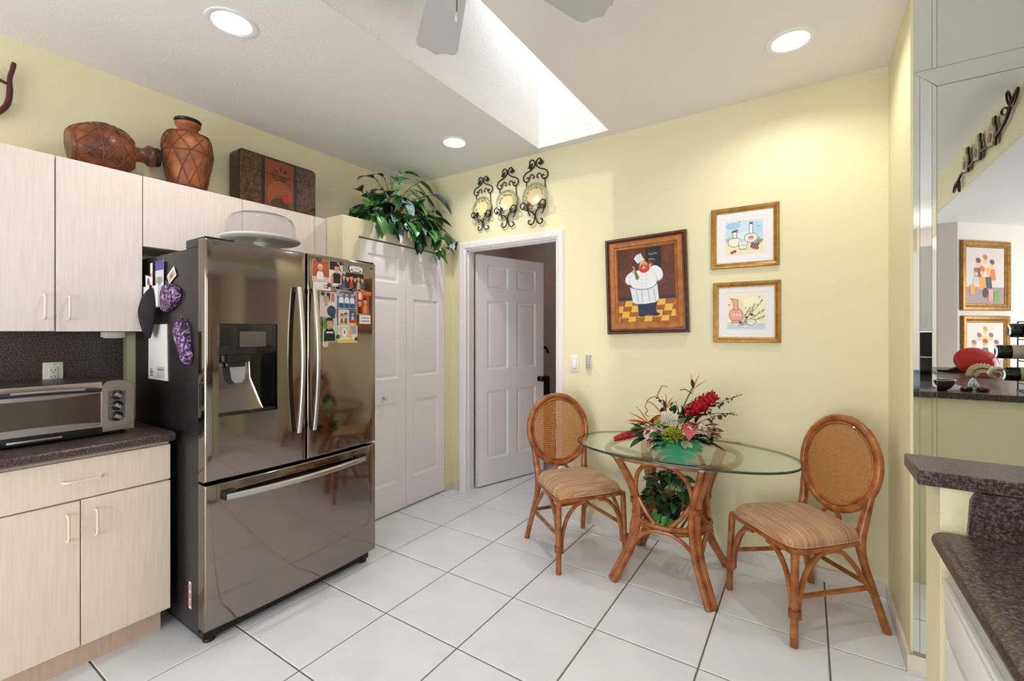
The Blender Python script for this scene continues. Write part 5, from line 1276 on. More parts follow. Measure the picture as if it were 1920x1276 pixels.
# cream and yellow-green pincushions
def pincushion(name, c, rad, n_, m, ln, seed, up=(0, -.5, .8), spread=1.0):
    r_ = random.Random(seed); mb = MB(); upv = Vector(up).normalized()
    for k in range(n_):
        d = Vector((r_.gauss(0, 1), r_.gauss(0, 1), r_.gauss(0, 1))).normalized()
        if d.dot(upv) < -.25: d = d - 2 * upv * d.dot(upv)
        l = rad + ln * r_.uniform(.7, 1); p0 = Vector(c) + d * rad * .5; p1 = Vector(c) + d * l; mb.tube([p0, p1], [.0016, .0022], 4)
    mb.lathe([(0, -rad * .7), (rad * .65, -.3 * rad), (rad * .7, .2 * rad), (0, rad * .7)], 10, Matrix.Translation(c))
    o = mb.build(name, m, fa, fix=False); return o
pincushion('white_protea', (-.02, -.06, .165), .026, 200, mat('white_spikes', S(236, 234, 214), .5), .034, 3)
pincushion('green_pincushion', (.022, -.13, .095), .035, 330, YGR, .024, 4)
pincushion('yellow_pincushion', (-.06, -.08, .15), .016, 90, mat('pale_spikes', S(190, 186, 96), .5), .022, 5)
# cymbidium-like buds on the right
for k, (dx, dy, dz) in enumerate([(.185, -.06, .13), (.205, -.05, .155), (.215, -.07, .12), (.195, -.03, .1)]):
    for j in range(4): petal_leaf('orchid_petal', mat('orchid_brown', S(150, 92, 66), .4, noise=(30, S(110, 130, 60), .2)), (dx, dy, dz), (math.cos(j * 1.57 + k), -.4, math.sin(j * 1.57 + k)), .035, .02)
# curly willow twig on the left
TW = mat('willow_twig', S(170, 140, 92), .5)
MB().tube(smooth_path([(-.03, 0, .12), (-.08, 0, .2), (-.13, 0, .245), (-.155, 0, .25), (-.13, 0, .275), (-.1, 0, .285), (-.085, 0, .315), (-.07, 0, .345), (-.04, 0, .34)], 4), [.004] * 28 + [.003] * 5, 6).build('twig', TW, fa)
MB().tube(smooth_path([(-.15, 0, .25), (-.165, 0, .22), (-.15, 0, .2), (-.165, 0, .18), (-.145, 0, .165)], 4), .003, 6).build('twig', TW, fa)
# burgundy eucalyptus sprays
r_ = random.Random(9)
def spray(p0, p1, n_, m, sz, side=.02):
    p0, p1 = Vector(p0), Vector(p1); stem([p0, (p0 + p1) / 2 + Vector((0, 0, .01)), p1], .0018)
    for k in range(n_):
        t_ = .25 + .75 * k / n_; c = p0.lerp(p1, t_); s = sz * (1.15 - .7 * t_)
        d = Vector((r_.uniform(-1, 1), r_.uniform(-.6, .2), r_.uniform(-1, 1))); petal_leaf('eucalyptus_leaf', m, c, d, s, s * .8, r_.uniform(-1, 1), droop=.1)
EUC = mat('eucalyptus_dark', S(44, 40, 36), .5)
spray((.1, 0, .2), (.33, .02, .325), 16, EUC, .03); spray((.12, 0, .2), (.31, 0, .22), 12, mat('eucalyptus_red', S(84, 30, 34), .5), .026); spray((.12, 0, .16), (.3, -.02, .235), 10, EUC, .024)
spray((-.02, .01, .14), (-.1, .02, .285), 9, BURG, .035); spray((-.04, .01, .14), (-.02, .02, .26), 8, BURG, .03); spray((.0, .02, .14), (.06, .03, .25), 9, BURG, .035)
# foliage
for p_, d, L_, W_, m in [((-.03, -.02, .14), (-.2, -.2, 1), .09, .03, LG), ((.04, 0, .15), (.1, -.2, 1), .1, .035, LBk), ((.06, -.02, .15), (.4, -.4, .7), .1, .045, LG), ((.0, -.02, .15), (.0, -.2, 1), .1, .03, LG), ((-.02, 0, .16), (-.4, 0, .8), .09, .02, LG),
                         ((-.13, -.08, .064), (-.6, -.45, -.3), .11, .07, LBk), ((.08, -.15, .09), (.4, -.6, -.35), .075, .06, SAGE), ((.12, -.13, .085), (.6, -.45, -.4), .075, .055, SAGE), ((.13, -.1, .1), (.7, -.4, .1), .07, .05, SAGE), ((.05, -.1, .16), (.3, -.3, .6), .06, .05, SAGE),
                         ((-.01, -.09, .12), (-.3, -.6, .3), .07, .03, SAGE), ((.1, 0, .17), (.6, -.2, .5), .09, .05, LBk), ((.15, -.02, .15), (.9, -.1, .3), .08, .04, EUC), ((-.1, -.04, .1), (-.8, -.2, .2), .08, .04, mat('rust_leaf', S(150, 84, 48), .5)), ((-.12, -.06, .1), (-.8, -.4, .0), .07, .04, mat('rust_leaf', S(150, 84, 48), .5))]:
    petal_leaf('foliage_leaf', m, p_, d, L_, W_)
# pleated palm fan, white and dark
def palm(p_, d, L_, m, n_=11, sp=1.1, roll=0):
    V = []; Fc = []
    mb = MB()
    for k in range(n_):
        a = -sp / 2 + sp * k / (n_ - 1); w_ = L_ * .05; l = L_ * (1 - .3 * abs(a / sp)); c_, s_ = math.cos(a), math.sin(a)
        mb.add([(0, 0, 0), (l * .6 * c_ + w_ * s_, l * .6 * s_ - w_ * c_, .004), (l * c_, l * s_, -.006), (l * .6 * c_ - w_ * s_, l * .6 * s_ + w_ * c_, .004)], [(0, 1, 2, 3)])
    return mb.build('palm_fan', m, fa, p_, aim(d, roll), fix=False)
palm((-.06, -.13, .056), (-.5, -.85, -.2), .12, mat('pale_palm', S(176, 190, 178), .5), roll=.6); palm((-.03, -.13, .07), (-.1, -.9, -.25), .12, LBk, roll=.4)
palm((.17, -.07, .075), (.95, -.3, -.15), .12, EUC, 13, 1.0, -.5)
MB().tube([(.2, -.07, .09), (.3, -.08, .095)], .0018, 5).build('spear_stem', STEMG, fa); petal_leaf('spear_tip', LG, (.295, -.08, .095), (1, -.05, .05), .05, .017)
# monstera leaf hanging over the front of the bowl
def monstera():
    mb = MB(); L_ = .17
    # outline of one half: lobes separated by narrow slits, (t along midrib, w sideways)
    tips = [(-.12, .09), (.08, .118), (.32, .112), (.58, .092), (.82, .062)]
    slit_ = [(.0, .05), (.2, .05), (.43, .045), (.66, .036)]
    for s in (-1, 1):
        roots = [-.02, .16, .34, .54, .74, .98]
        for k, (tt, tw) in enumerate(tips):
            r0, r1 = roots[k], roots[k + 1]; n_ = 6; V = []
            for i in range(n_ + 1):
                q = i / n_; lo = r0 + (tt - r0 + .06) * q; hi = r1 + (tt + .26 - r1) * q
                bulge = 1 + .12 * math.sin(PI * q); mid = (lo + hi) / 2; hw_ = (hi - lo) / 2 * bulge
                if q > .66: hw_ *= max(.05, math.sqrt(max(0, 1 - ((q - .66) / .34) ** 2)))
                if q > .3: hw_ *= .93
                y = s * tw * q
                for x in (mid - hw_, mid, mid + hw_):
                    x_ = x * L_; V.append((x_, y, -.8 * x_ * abs(x_) - .6 * y * y + (.0015 if x == mid else 0)))
            Fc = []
            for i in range(n_):
                b = i * 3; Fc += [(b, b + 1, b + 4, b + 3), (b + 1, b + 2, b + 5, b + 4)]
            mb.add(V, Fc)
    mb.tube([(-.02, 0, .001), (L_ * .5, 0, -.8 * (L_ * .5) ** 2 + .001), (L_ * 1.05, 0, -.8 * (L_ * 1.05) ** 2 + .002)], [.003, .0025, .001], 5)
    return mb.build('monstera_leaf', mat('monstera_green', S(22, 112, 76), .35, noise=(20, S(34, 132, 92), .2)), fa, (.055, -.135, .088), aim((.1, -.9, -.3), 0), fix=False)
monstera()
# filler foliage and blossoms packed between the large flowers
r_ = random.Random(33)
for k in range(84):
    a = r_.uniform(PI * .93, PI * 2.07); rr = r_.uniform(.05, .165); z = r_.uniform(.06, .17) - rr * .25
    p_ = (rr * 1.15 * math.cos(a), rr * .85 * math.sin(a) - .01, max(.075, z)); d = (math.cos(a) * 1.0, math.sin(a), r_.uniform(-.2, .7))
    petal_leaf('foliage_leaf', r_.choice([LG, LBk, LG, SAGE, LBk, BURG, LM]), p_, d, r_.uniform(.05, .085), r_.uniform(.024, .042), r_.uniform(-.6, .6))
for k in range(14):
    p_ = (r_.uniform(-.1, .12), r_.uniform(-.02, .04), r_.uniform(.12, .2)); petal_leaf('foliage_leaf', r_.choice([BURG, LBk, LG, BURG]), p_, (p_[0] * 4 + r_.uniform(-.3, .3), r_.uniform(-.5, .1), 1), r_.uniform(.05, .09), r_.uniform(.02, .035), r_.uniform(-.6, .6))
# ------------------------------------------------------------------ mirrored wall on the right
MY = 2.405
wm = thing('wall_mirror', 'tall wall mirror with narrow edge strips behind the granite bar', 'mirror', (.353, MY, 0))
def mpane(name, x0, x1, z0, z1, y=-.006, tilt=0., vt=0., zl=None, xl=0.):
    """mirror pane; tilt = extra protrusion of the right edge, vt = of the lower edge, zl = top at the left edge, xl = mitre of the upper left corner"""
    g = .0008; V = []; zl = z1 if zl is None else zl
    for yy in (0, 1):
        for (x, z, e) in ((x0 + g, z0 + g, vt), (x1 - g, z0 + g, tilt + vt), (x1 - g, z1 - g, tilt), (x0 - xl + g, zl - g, 0)):
            V.append((x, (y - e) if not yy else -.001, z))
    return MB().add(V, [(0, 1, 2, 3), (7, 6, 5, 4), (0, 4, 5, 1), (1, 5, 6, 2), (2, 6, 7, 3), (3, 7, 4, 0)]).build(name, MIRROR, wm, ang=5)
ZA, ZB2 = 2.327, 2.40; SW = .0705
mt = lambda x: ZB2 - (ZB2 - ZA) * x / SW
mpane('side_strip', 0, .02, .076, mt(.02), tilt=.0004, zl=mt(0))
mpane('side_strip', .02, .056, .076, mt(.056), tilt=.0028, zl=mt(.02))
mpane('side_strip', .056, SW, .076, mt(SW), tilt=.0003, zl=mt(.056))
mpane('main_pane', SW, 1.5, .076, ZA)
mpane('top_strip', SW, 1.5, ZA, ZB2, vt=.003, xl=SW)
mpane('upper_pane', SW, 1.5, ZB2, ZC - .002)
mpane('upper_strip', 0, .056, ZB2, ZC - .002); mpane('upper_strip', .056, SW, ZB2, ZC - .002, tilt=.0005)

# ------------------------------------------------------------------ bar: half wall, raised ledge, counter, white cabinet
struct('wall_bar', MB().box(.25, 1.3, 1.386, 1.53, 0, 1.011).box(1.0, 1.14, -.75, 1.386, 0, 1.011), WALL, 'yellow half wall carrying the raised bar ledge')
lp = [(.21, 1.372), (.75, 1.372), (.75, -.8), (1.36, -.8), (1.36, 1.552), (.21, 1.552)]
bm = bmesh.new(); vs = [bm.verts.new((x, y, 1.012)) for x, y in lp]; f_ = bm.faces.new(vs); ex = bmesh.ops.extrude_face_region(bm, geom=[f_])
bmesh.ops.translate(bm, vec=(0, 0, .033), verts=[v for v in ex['geom'] if isinstance(v, bmesh.types.BMVert)])
bmesh.ops.bevel(bm, geom=list(bm.edges), offset=.003, segments=1, affect='EDGES')
mb = MB().bm(bm); bm.free()
tag(mb.build('bar_ledge', GRAN), 'raised dark granite bar ledge in front of the mirror', 'bar ledge')
ct = thing('bar_counter', 'lower dark speckled counter at the right edge behind the ledge', 'counter', (0, 0, 0))
prof = [(.75, .874), (.256, .874), (.242, .877), (.234, .886), (.232, .896), (.236, .907), (.246, .913), (.26, .915), (.75, .915)]
n = len(prof); V = [(x, -.8, z) for x, z in prof] + [(x, 1.37, z) for x, z in prof]
MB().add(V, [tuple(range(n))[::-1], tuple(range(n, 2 * n))] + [(i, n + i, n + (i + 1) % n, (i + 1) % n) for i in range(n)]).build('counter_top', GRAN, ct)
MB().prism([(.293, .916), (.748, .916), (.748, 1.011), (.305, 1.011), (.297, .99)], 1.372, 1.385).build('splash_panel', GRAN, ct)
WCAB = mat('white_cabinet_paint', S(238, 236, 232), .35)
wc = thing('white_cabinet', 'white painted cabinet with drawers under the counter at right', 'cabinet', (.272, .295, 0), -90)
# local: x -> -Y, front -y -> -X
MB().box(-1.07, 1.07, 0, .46, .1, .872).build('body', WCAB, wc)
MB().box(-1.07, 1.07, .06, .42, 0, .1).build('toe_kick', mat('toe_dark', S(150, 146, 140), .6), wc)
MB().box(-1.07, 1.07, -.014, .002, .835, .872, .006).build('top_rail', WCAB, wc)
for k in range(4):
    x0 = -1.06 + .535 * k; x1 = x0 + .515
    d = MB().box(x0, x1, -.02, 0, .70, .822, .004).build('drawer', WCAB, wc)
    MB().box(x0 + .03, x1 - .03, -.026, -.019, .728, .795, .003).build('raised_field', WCAB, d)
    MB().box(x0 + .01, x1 - .01, -.028, -.018, .812, .824, .003).build('finger_pull', WCAB, d)
    d = MB().box(x0, x1, -.02, 0, .12, .685, .004).build('door', WCAB, wc)
    MB().box(x0 + .06, x1 - .06, -.026, -.019, .18, .625, .004).build('raised_field', WCAB, d)
# tall oven unit behind the camera, seen in the bevelled strip
ou = thing('oven_tower', 'white cabinet over a black wall oven reflected in the mirror strip', 'oven', (.33, -2.3, 0), 180)
MB().box(-.32, .32, -.6, 0, 1.37, 2.28).build('upper_box', WCAB, ou)
for a, b, hx in ((-.318, -.003, -.05), (.003, .318, .05)):
    d = MB().box(a, b, -.62, -.601, 1.375, 2.275, .003).build('door', WCAB, ou); MB().tube([(hx, -.62, 1.42), (hx, -.645, 1.43), (hx, -.645, 1.52), (hx, -.62, 1.53)], .005, 8).build('handle', WCAB, d)
MB().box(-.32, .32, -.6, 0, .1, 1.366).build('oven_body', BLACK, ou)
d = MB().box(-.3, .3, -.625, -.601, .55, 1.14, .006).build('oven_door', mat('gloss_black', S(16, 15, 15), .12), ou); MB().tube([(-.25, -.625, 1.1), (-.25, -.66, 1.1), (.25, -.66, 1.1), (.25, -.625, 1.1)], .008, 8).build('handle', CHROME, d)
MB().box(-.32, .32, -.55, 0, 0, .1).build('plinth', BLACK, ou)

# ------------------------------------------------------------------ things on the ledge, seen in the mirror (z = 1.045)
LZ = 1.0455
BOT = mat('dark_bottle_glass', S(20, 24, 20), .06, spec=.7); LABEL = mat('bottle_label', S(198, 186, 166), .5)
bprof = [(0, .006), (.02, .004), (.032, 0), (.036, .004), (.037, .012), (.037, .18), (.034, .2), (.018, .235), (.014, .25), (.0135, .295), (.015, .297), (.015, .308), (0, .309)]
wr = thing('wine_rack', 'black wire wine rack standing on the bar ledge in the mirror', 'wine rack', (1.03, 1.30, LZ))
mb = MB(); 
BP = [(.855, 1.255, 0), (.885, 1.137, 0), (.93, 1.37, -12)]
for xx in (-.08, .1):
    mb.tube([(xx, -.06, .0035), (xx, .06, .0035)], .003, 6)
    for yy in (-.05, .05): mb.tube([(xx, yy, .003), (xx, yy, .375)], .003, 6)
    for z in (.089 - .0425, .207 - .0415, .325 - .045): mb.tube([(xx, -.05, z), (xx, -.03, z - .003), (xx, .03, z - .003), (xx, .05, z)], .003, 6)
for yy in (-.05, .05): mb.tube([(-.08, yy, .0035), (.1, yy, .0035)], .003, 6); mb.tube([(-.08, yy, .372), (.1, yy, .372)], .003, 6)
mb.build('wire_frame', mat('black_wire', S(30, 28, 28), .4, .5), wr)
for i, (x, z) in enumerate([(.855, 1.256), (.885, 1.1375), (.905, 1.371)]):
    t = thing('wine_bottle', ['dark wine bottle lying in the middle of the wire rack', 'dark wine bottle lying in the bottom of the wire rack', 'dark wine bottle lying on top of the wire rack'][i], 'bottle', (x, 1.30, z), 0, 'wine bottles in the rack', rot=(0, R(90), 0))
    MB().lathe(bprof, 24).build('glass_body', BOT, t); MB().lathe([(.0374, .055), (.0374, .15)], 24, cap=False).build('label', LABEL, t); MB().lathe([(.0142, .25), (.0152, .252), (.0155, .309), (0, .3095)], 16).build('capsule', mat('capsule_red', S(96, 26, 34), .35), t)
# nautilus shell
ns = thing('nautilus_shell', 'cream spiral nautilus shell lying on the bar ledge in the mirror', 'shell', (.975, .80, LZ + .055), rot=(0, 0, R(160)))
def nau(u, v):
    a = u * 2 * PI * 2.4; rr = .012 * math.exp(.155 * a); w_ = rr * .62
    b = v * 2 * PI; return ((rr + w_ * .55 * math.cos(b)) * math.cos(a), w_ * .9 * math.sin(b), (rr + w_ * .55 * math.cos(b)) * math.sin(a))
sc_ = .055 / (.012 * math.exp(.155 * 2 * PI * 2.4) * 1.34)
MB().grid(lambda u, v: tuple(c * sc_ for c in nau(u, v)), 72, 14).build('spiral', mat('shell_cream', S(224, 206, 190), .3, noise=(20, S(196, 164, 142), .2)), ns)
MB().lathe([(0, -.004), (.012, -.003), (.014, 0), (.012, .003), (0, .004)], 12, Matrix.Translation((0, -.02, 0)) @ Matrix.Rotation(R(90), 4, 'X')).build('umbilicus', mat('shell_brown', S(150, 96, 76), .4), ns)
# red platter leaning, with a cream fan plate in front
rp = thing('red_platter', 'large glossy red platter propped behind the shell in the mirror', 'platter', (1.05, .23, LZ + .014), rot=(R(-18), 0, R(160)))
Mx = Matrix.Translation((0, 0, .105)) @ Matrix.Rotation(R(-90), 4, 'X')
MB().lathe([(0, 0), (.06, .002), (.1, .012), (.135, .03), (.138, .034), (.13, .034), (.095, .018), (.05, .008), (0, .007)], 40, Mx @ Matrix.Scale(.76, 4, (0, 1, 0))).build('dish', mat('red_glaze', S(176, 22, 34), .12, noise=(9, S(210, 50, 40), .2)), rp)
fp = thing('fan_plate', 'cream fluted fan plate leaning on the red platter in the mirror', 'plate', (1.03, .35, LZ), rot=(R(-25), 0, R(165)))
mb = MB()
for k in range(15):
    a = R(5 + 170 * k / 15); b = R(5 + 170 * (k + 1) / 15); mid = (a + b) / 2
    mb.add([(.03 * math.cos(a), 0, .03 * math.sin(a)), (.1 * math.cos(a), -.004, .1 * math.sin(a)), (.104 * math.cos(mid), -.014, .104 * math.sin(mid)), (.1 * math.cos(b), -.004, .1 * math.sin(b)), (.03 * math.cos(b), 0, .03 * math.sin(b)), (.03 * math.cos(mid), -.005, .03 * math.sin(mid))], [(0, 1, 2, 5), (5, 2, 3, 4)])
    mb.add([(.03 * math.cos(a), .006, .03 * math.sin(a)), (.1 * math.cos(a), .003, .1 * math.sin(a)), (.1 * math.cos(b), .003, .1 * math.sin(b)), (.03 * math.cos(b), .006, .03 * math.sin(b))], [(3, 2, 1, 0)])
mb.build('flutes', mat('fan_cream', S(226, 210, 170), .3), fp, ang=10)
MB().prism(ell(0, 0, .034, .034, 20, 0, 0, 180), -.008, .004).build('centre_boss', mat('fan_red', S(150, 50, 40), .3), fp)
MB().tube([(.066 * math.cos(R(5 + 10 * k)), -.009, .066 * math.sin(R(5 + 10 * k))) for k in range(18)], .004, 6).build('brown_band', mat('fan_brown', S(120, 76, 50), .4), fp)
# black wedge sculpture
bs = thing('fish_sculpture', 'angular black fish-tail sculpture on the ledge in the mirror', 'sculpture', (.985, -.08, LZ), rot=(0, 0, R(170)))
MB().prism([(-.1, 0), (.08, 0), (.07, .02), (-.02, .06), (-.06, .055)], -.02, .02).build('body', BLACK, bs)
MB().prism([(-.055, .045), (-.1, .155), (-.085, .165), (-.07, .16), (.0, .04)], -.012, .012).build('tail', BLACK, bs)
MB().prism([(.07, 0), (.2, .012), (.2, .016), (.06, .02)], -.008, .008).build('nose', BLACK, bs)
# penguin figures and glass dish on the near ledge
pg = thing('bird_figurine', 'black and silver bird figurine group on the ledge in the mirror', 'figurine', (.74, 1.43, LZ), rot=(0, 0, R(170)))
for x, a in ((-.012, 14), (.014, -12)):
    Mm = Matrix.Translation((x, 0, .02)) @ Matrix.Rotation(R(a), 4, 'Y')
    MB().lathe([(0, 0), (.009, .004), (.012, .02), (.009, .04), (.005, .05), (.0, .055)], 12, Mm).build('silver_wing', mat('silver_paint', S(196, 198, 212), .3, .4), pg)
MB().lathe([(0, .001), (.024, .002), (.03, .01), (.024, .02), (0, .026)], 16, Matrix.Translation((-.035, 0, 0))).lathe([(0, .001), (.022, .002), (.028, .01), (.022, .02), (0, .024)], 16, Matrix.Translation((.03, 0, 0))).build('black_body', BLACK, pg)
for x in (-.05, .045): MB().lathe([(0, .01), (.006, .012), (.002, .022), (0, .024)], 8, Matrix.Translation((x, -.022, 0))).build('beak', mat('beak_red', S(190, 60, 50), .4), pg)
gd2 = thing('glass_dish', 'dark glass dish with a pale rim at the mirror edge', 'dish', (.60, 1.44, LZ))
MB().lathe([(0, 0), (.03, 0), (.05, .012), (.066, .04), (.07, .056), (.067, .056), (.06, .038), (.045, .016), (0, .008)], 28).build('bowl', mat('smoked_glass', S(52, 46, 46), .08, spec=.7), gd2)
MB().tube([(.069 * math.cos(2 * PI * k / 28), .069 * math.sin(2 * PI * k / 28), .056) for k in range(28)], .0025, 6, closed=True).build('rim', CHROME, gd2)
bpj = thing('blue_pitcher', 'small pale blue pitcher on the ledge in the mirror strip', 'pitcher', (.45, 1.49, LZ))
MB().lathe([(0, 0), (.024, 0), (.03, .01), (.034, .04), (.03, .07), (.022, .088), (.026, .1), (.03, .108), (.026, .108), (.02, .09), (0, .085)], 24).build('body', mat('pale_blue_glaze', S(142, 172, 206), .25, noise=(18, S(180, 196, 214), .2)), bpj)
MB().tube(smooth_path([(.028, 0, .09), (.05, 0, .085), (.052, 0, .06), (.032, 0, .04)], 4), .004, 6).build('handle', mat('pale_blue_glaze', S(142, 172, 206), .25), bpj)
yc = thing('yellow_cup', 'small yellow cup beside the blue pitcher in the mirror strip', 'cup', (.475, 1.415, LZ))
MB().lathe([(0, 0), (.024, 0), (.026, .008), (.028, .045), (.026, .046), (.022, .012), (0, .01)], 20).build('body', mat('mustard_glaze', S(198, 158, 70), .3), yc)
MB().tube(smooth_path([(.026, 0, .04), (.042, 0, .036), (.042, 0, .016), (.025, 0, .012)], 4), .003, 6).build('handle', mat('mustard_glaze', S(198, 158, 70), .3), yc)

# ------------------------------------------------------------------ two gold framed paintings on the diagonal wall
def wall_painting(cu_, z, w_, h_, label, lay):
    p0 = Vector((1.21, -1.22, 0)) + Vector((.7071, -.7071, 0)) * cu_ + Vector((.7071, .7071, 0)) * .002
    t = thing('gold_framed_painting', label, 'painting', (p0.x, p0.y, z), 135)
    ring_frame('frame', w_, h_, [(0, 0), (0, -.02), (.006, -.026), (.03, -.028), (.045, -.02), (.05, -.014), (.06, -.014), (.066, -.008)], GOLD, t)
    MB().box(-w_ / 2 + .06, w_ / 2 - .06, -.007, -.001, -h_ / 2 + .06, h_ / 2 - .06).build('backing', mat('print_paper', S(232, 228, 228), .6), t)
    printed('canvas', [([((u - .5) * (w_ - .126), (v - .5) * (h_ - .126)) for u, v in clip01(pp_)], c_) for pp_, c_ in lay], t, (0, -.0072, 0), step=.0001)
def figure(u, v, s, dress, hat):
    return [([(u - .1 * s, v), (u - .07 * s, v + .2 * s), (u + .07 * s, v + .2 * s), (u + .1 * s, v)], dress), (ell(u, v + .27 * s, .05 * s, .06 * s, 14), S(226, 178, 144)), (ell(u, v + .33 * s, .065 * s, .045 * s, 14, 15), hat)]
lay = [(rect(0, 0, 1, 1), S(214, 200, 196)), (rect(0, 0, 1, .3), S(160, 138, 134))]
for q in [(.32, .42, 1, S(214, 120, 60), S(120, 70, 40)), (.5, .5, 1, S(226, 208, 190), S(196, 120, 50)), (.68, .44, 1, S(96, 84, 84), S(110, 70, 50)), (.42, .28, 1, S(70, 70, 78), S(222, 170, 60)), (.58, .26, 1.1, S(222, 150, 50), S(214, 100, 60)), (.74, .3, .9, S(200, 190, 184), S(150, 100, 60))]: lay += figure(*q)
lay += [(rect(.14, .05, .28, .24), S(110, 160, 70)), (rect(.3, .06, .42, .26), S(222, 150, 160)), (rect(.78, .16, .9, .34), S(226, 150, 50)), (ell(.5, .2, .07, .09, 14), S(50, 46, 50))]
wall_painting(.335, 1.915, .62, .68, 'gold framed painting of costumed figures, upper one in the mirror', lay)
lay = [(rect(0, 0, 1, 1), S(222, 210, 200)), (rect(0, 0, 1, .25), S(190, 176, 166))]
for q in [(.5, .55, 1, S(226, 196, 90), S(196, 150, 60)), (.34, .42, 1, S(232, 216, 206), S(150, 100, 60)), (.66, .42, 1, S(236, 220, 210), S(150, 96, 60)), (.2, .28, 1, S(228, 190, 180), S(140, 90, 60)), (.8, .28, 1, S(230, 200, 190), S(160, 100, 70)), (.5, .3, 1, S(30, 110, 60), S(180, 40, 40))]: lay += figure(*q)
wall_painting(.335, 1.212, .60, .62, 'gold framed painting of a pyramid of figures, lower one in the mirror', lay)
# metal vine with painted bottles on the header
vo = thing('vine_wall_art', 'dark metal vine wall art with painted bottles on the header in the mirror', 'wall art', (.956, .66, 2.57), -90)
DKM = mat('dark_metal_vine', S(50, 30, 30), .45, .4)
mb = MB(); mb.tube(smooth_path([(-.56, -.02, .06), (-.48, -.02, .0), (-.38, -.02, -.03), (-.2, -.02, -.05), (0, -.02, -.04), (.2, -.02, -.06), (.4, -.02, -.05), (.54, -.02, -.09)], 5), .009, 7)
for x, z, a in ((-.54, .05, 60), (-.56, .04, 150), (-.5, .03, 20), (.5, -.07, 250), (.54, -.08, 330)):
    P = [(x + .09 * t_ * math.cos(R(a)) + .022 * math.sin(2 * PI * t_) * math.sin(R(a)), -.02, z + .09 * t_ * math.sin(R(a)) - .022 * math.sin(2 * PI * t_) * math.cos(R(a))) for t_ in [0, .15, .3, .5, .7, .9, 1, .9, .7, .5, .3, .15]]
    P = ell(x + .05 * math.cos(R(a)), z + .05 * math.sin(R(a)), .055, .02, 14, a); mb.tube([(u, -.02, v) for u, v in P], .006, 6, closed=True)
mb.build('vine', DKM, vo)
for i, x in enumerate((-.26, .02, .28)):
    P = [(-.05, -.075), (.05, -.075), (.055, .0), (.04, .03), (.016, .05), (.016, .085), (-.016, .085), (-.016, .05), (-.04, .03), (-.055, 0)]
    Mm = Matrix.Translation((x, -.012, .0)) @ Matrix.Rotation(R(-12), 4, 'Y')
    b_ = MB().prism(P, -.02, .008, Mm).build('bottle_plaque', mat('plaque_cream', S(216, 202, 172), .4, noise=(24, S(130, 146, 104), .15)), vo)
    MB().prism(ell(0, -.03, .03, .028, 14), -.023, -.02, Mm).build('painted_fruit', mat('plaque_fruit', S(150, 66, 60), .4), b_)
    MB().tube([Mm @ Vector((u * 1.06, -.006, v * 1.05)) for u, v in P], .005, 6, closed=True).build('wire_outline', DKM, b_)
# red branch on the left wall, running out of the frame
rb = thing('branch_wall_art', 'dark red branch wall art at the left edge above the cabinets', 'wall art', (XL + .001, .30, 2.45), 90)
REDB = mat('dark_red_branch', S(84, 24, 30), .4, bump=(40, .4))
MB().tube(smooth_path([(.181, -.03, .155), (.176, -.03, .12), (.168, -.03, .08), (.168, -.03, .02), (.163, -.03, -.03), (.148, -.03, -.07), (.11, -.03, -.11), (.03, -.03, -.13), (-.1, -.03, -.12)], 4), [.008] + [.009] * 10 + [.011] * 15 + [.012] * 7, 8).build('main_branch', REDB, rb)
MB().tube(smooth_path([(.166, -.03, .05), (.14, -.03, .055), (.1, -.03, .075), (.05, -.03, .08)], 4), .007, 7).build('side_branch', REDB, rb)
MB().tube(smooth_path([(.05, -.03, -.125), (.03, -.03, -.05), (.04, -.03, .03), (.02, -.03, .09)], 4), .009, 7).build('side_branch', REDB, rb)
for x in (.16, -.08): MB().tube([(x, -.03, -.04 if x > 0 else -.12), (x, 0, -.04 if x > 0 else -.12)], .005, 6).build('wall_pin', REDB, rb)
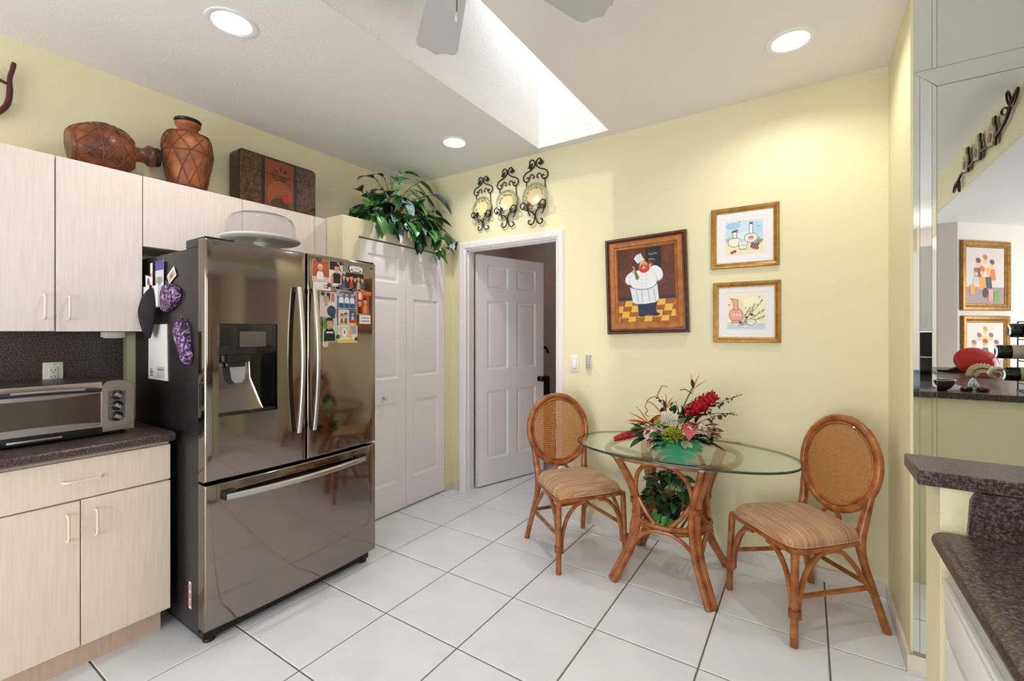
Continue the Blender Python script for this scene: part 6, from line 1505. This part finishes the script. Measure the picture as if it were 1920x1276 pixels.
# wooden hutch far behind, at the mirror's right edge
hu = thing('wooden_hutch', 'reddish brown wooden hutch far back at the right edge of the mirror', 'hutch', (2.25, -3.19, 0), 180)
WOODR = mat('red_brown_wood', S(132, 66, 42), .4, noise=(10, S(104, 48, 30), .2), stretch=(1, 1, .2))
MB().box(-.55, .55, -.45, 0, .08, .9).box(-.5, .5, -.3, 0, .9, 1.9).box(-.53, .53, -.33, 0, 1.9, 1.95).build('carcass', WOODR, hu)
for a, b in ((-.54, -.01), (.01, .54)):
    d = MB().box(a, b, -.47, -.45, .1, .88, .004).build('door', WOODR, hu); MB().lathe([(.012, 0), (.014, .01), (0, .016)], 10, Matrix.Translation((a * .1 + b * .1, -.47, .5)) @ Matrix.Rotation(R(90), 4, 'X')).build('knob', BRZ, d)
    MB().box(a * .92, b * .92, -.32, -.3, .93, 1.88, .004).build('glazed_door', WOODR, hu)
for x in (-.5, .5): MB().box(x - .03, x + .03, -.42, -.03, 0, .08).build('foot', WOODR, hu)

# ------------------------------------------------------------------ laundry room behind the door
vc = thing('upright_vacuum', 'black upright vacuum standing in the room behind the open door', 'vacuum', (-2.36, 4.30, 0), 150)
MB().box(-.15, .15, -.16, .1, .01, .09, .02).build('floor_head', BLACK, vc)
MB().lathe([(.03, 0), (.075, .02), (.08, .1), (.08, .42), (.06, .5), (.03, .53)], 20, Matrix.Translation((0, .04, .09))).build('dust_bin', mat('vacuum_grey', S(40, 38, 40), .25), vc)
MB().tube(smooth_path([(0, .08, .5), (0, .1, .8), (0, .11, 1.0), (0, .09, 1.16), (0, .03, 1.2), (0, -.01, 1.14)], 4), .016, 8).build('handle', BLACK, vc)
MB().tube(smooth_path([(.09, .04, .2), (.14, .06, .5), (.1, .09, .85), (.06, .1, 1.02), (.03, .1, .8)], 5), .014, 8).build('hose', mat('vacuum_grey', S(40, 38, 40), .25), vc)
MB().box(-.09, .09, .02, .12, .7, .9, .02).build('tool_caddy', BLACK, vc)
ll = thing('added_fill_lamp', 'unseen round lamp added to brighten the room behind the door', 'light', (-2.2, 3.9, 2.6))  # out of view, added to lighten the laundry room
MB().lathe([(.12, 0), (.13, -.01), (.12, -.03), (0, -.05)], 24).build('shade', mat('laundry_fill_glow', S(255), .5, emit=((1, .9, .86, 1), 16.0)), ll)
MB().lathe([(.14, 0), (.14, -.008), (.12, -.012), (.12, 0)], 24, cap=False).build('rim', WHITE, ll)
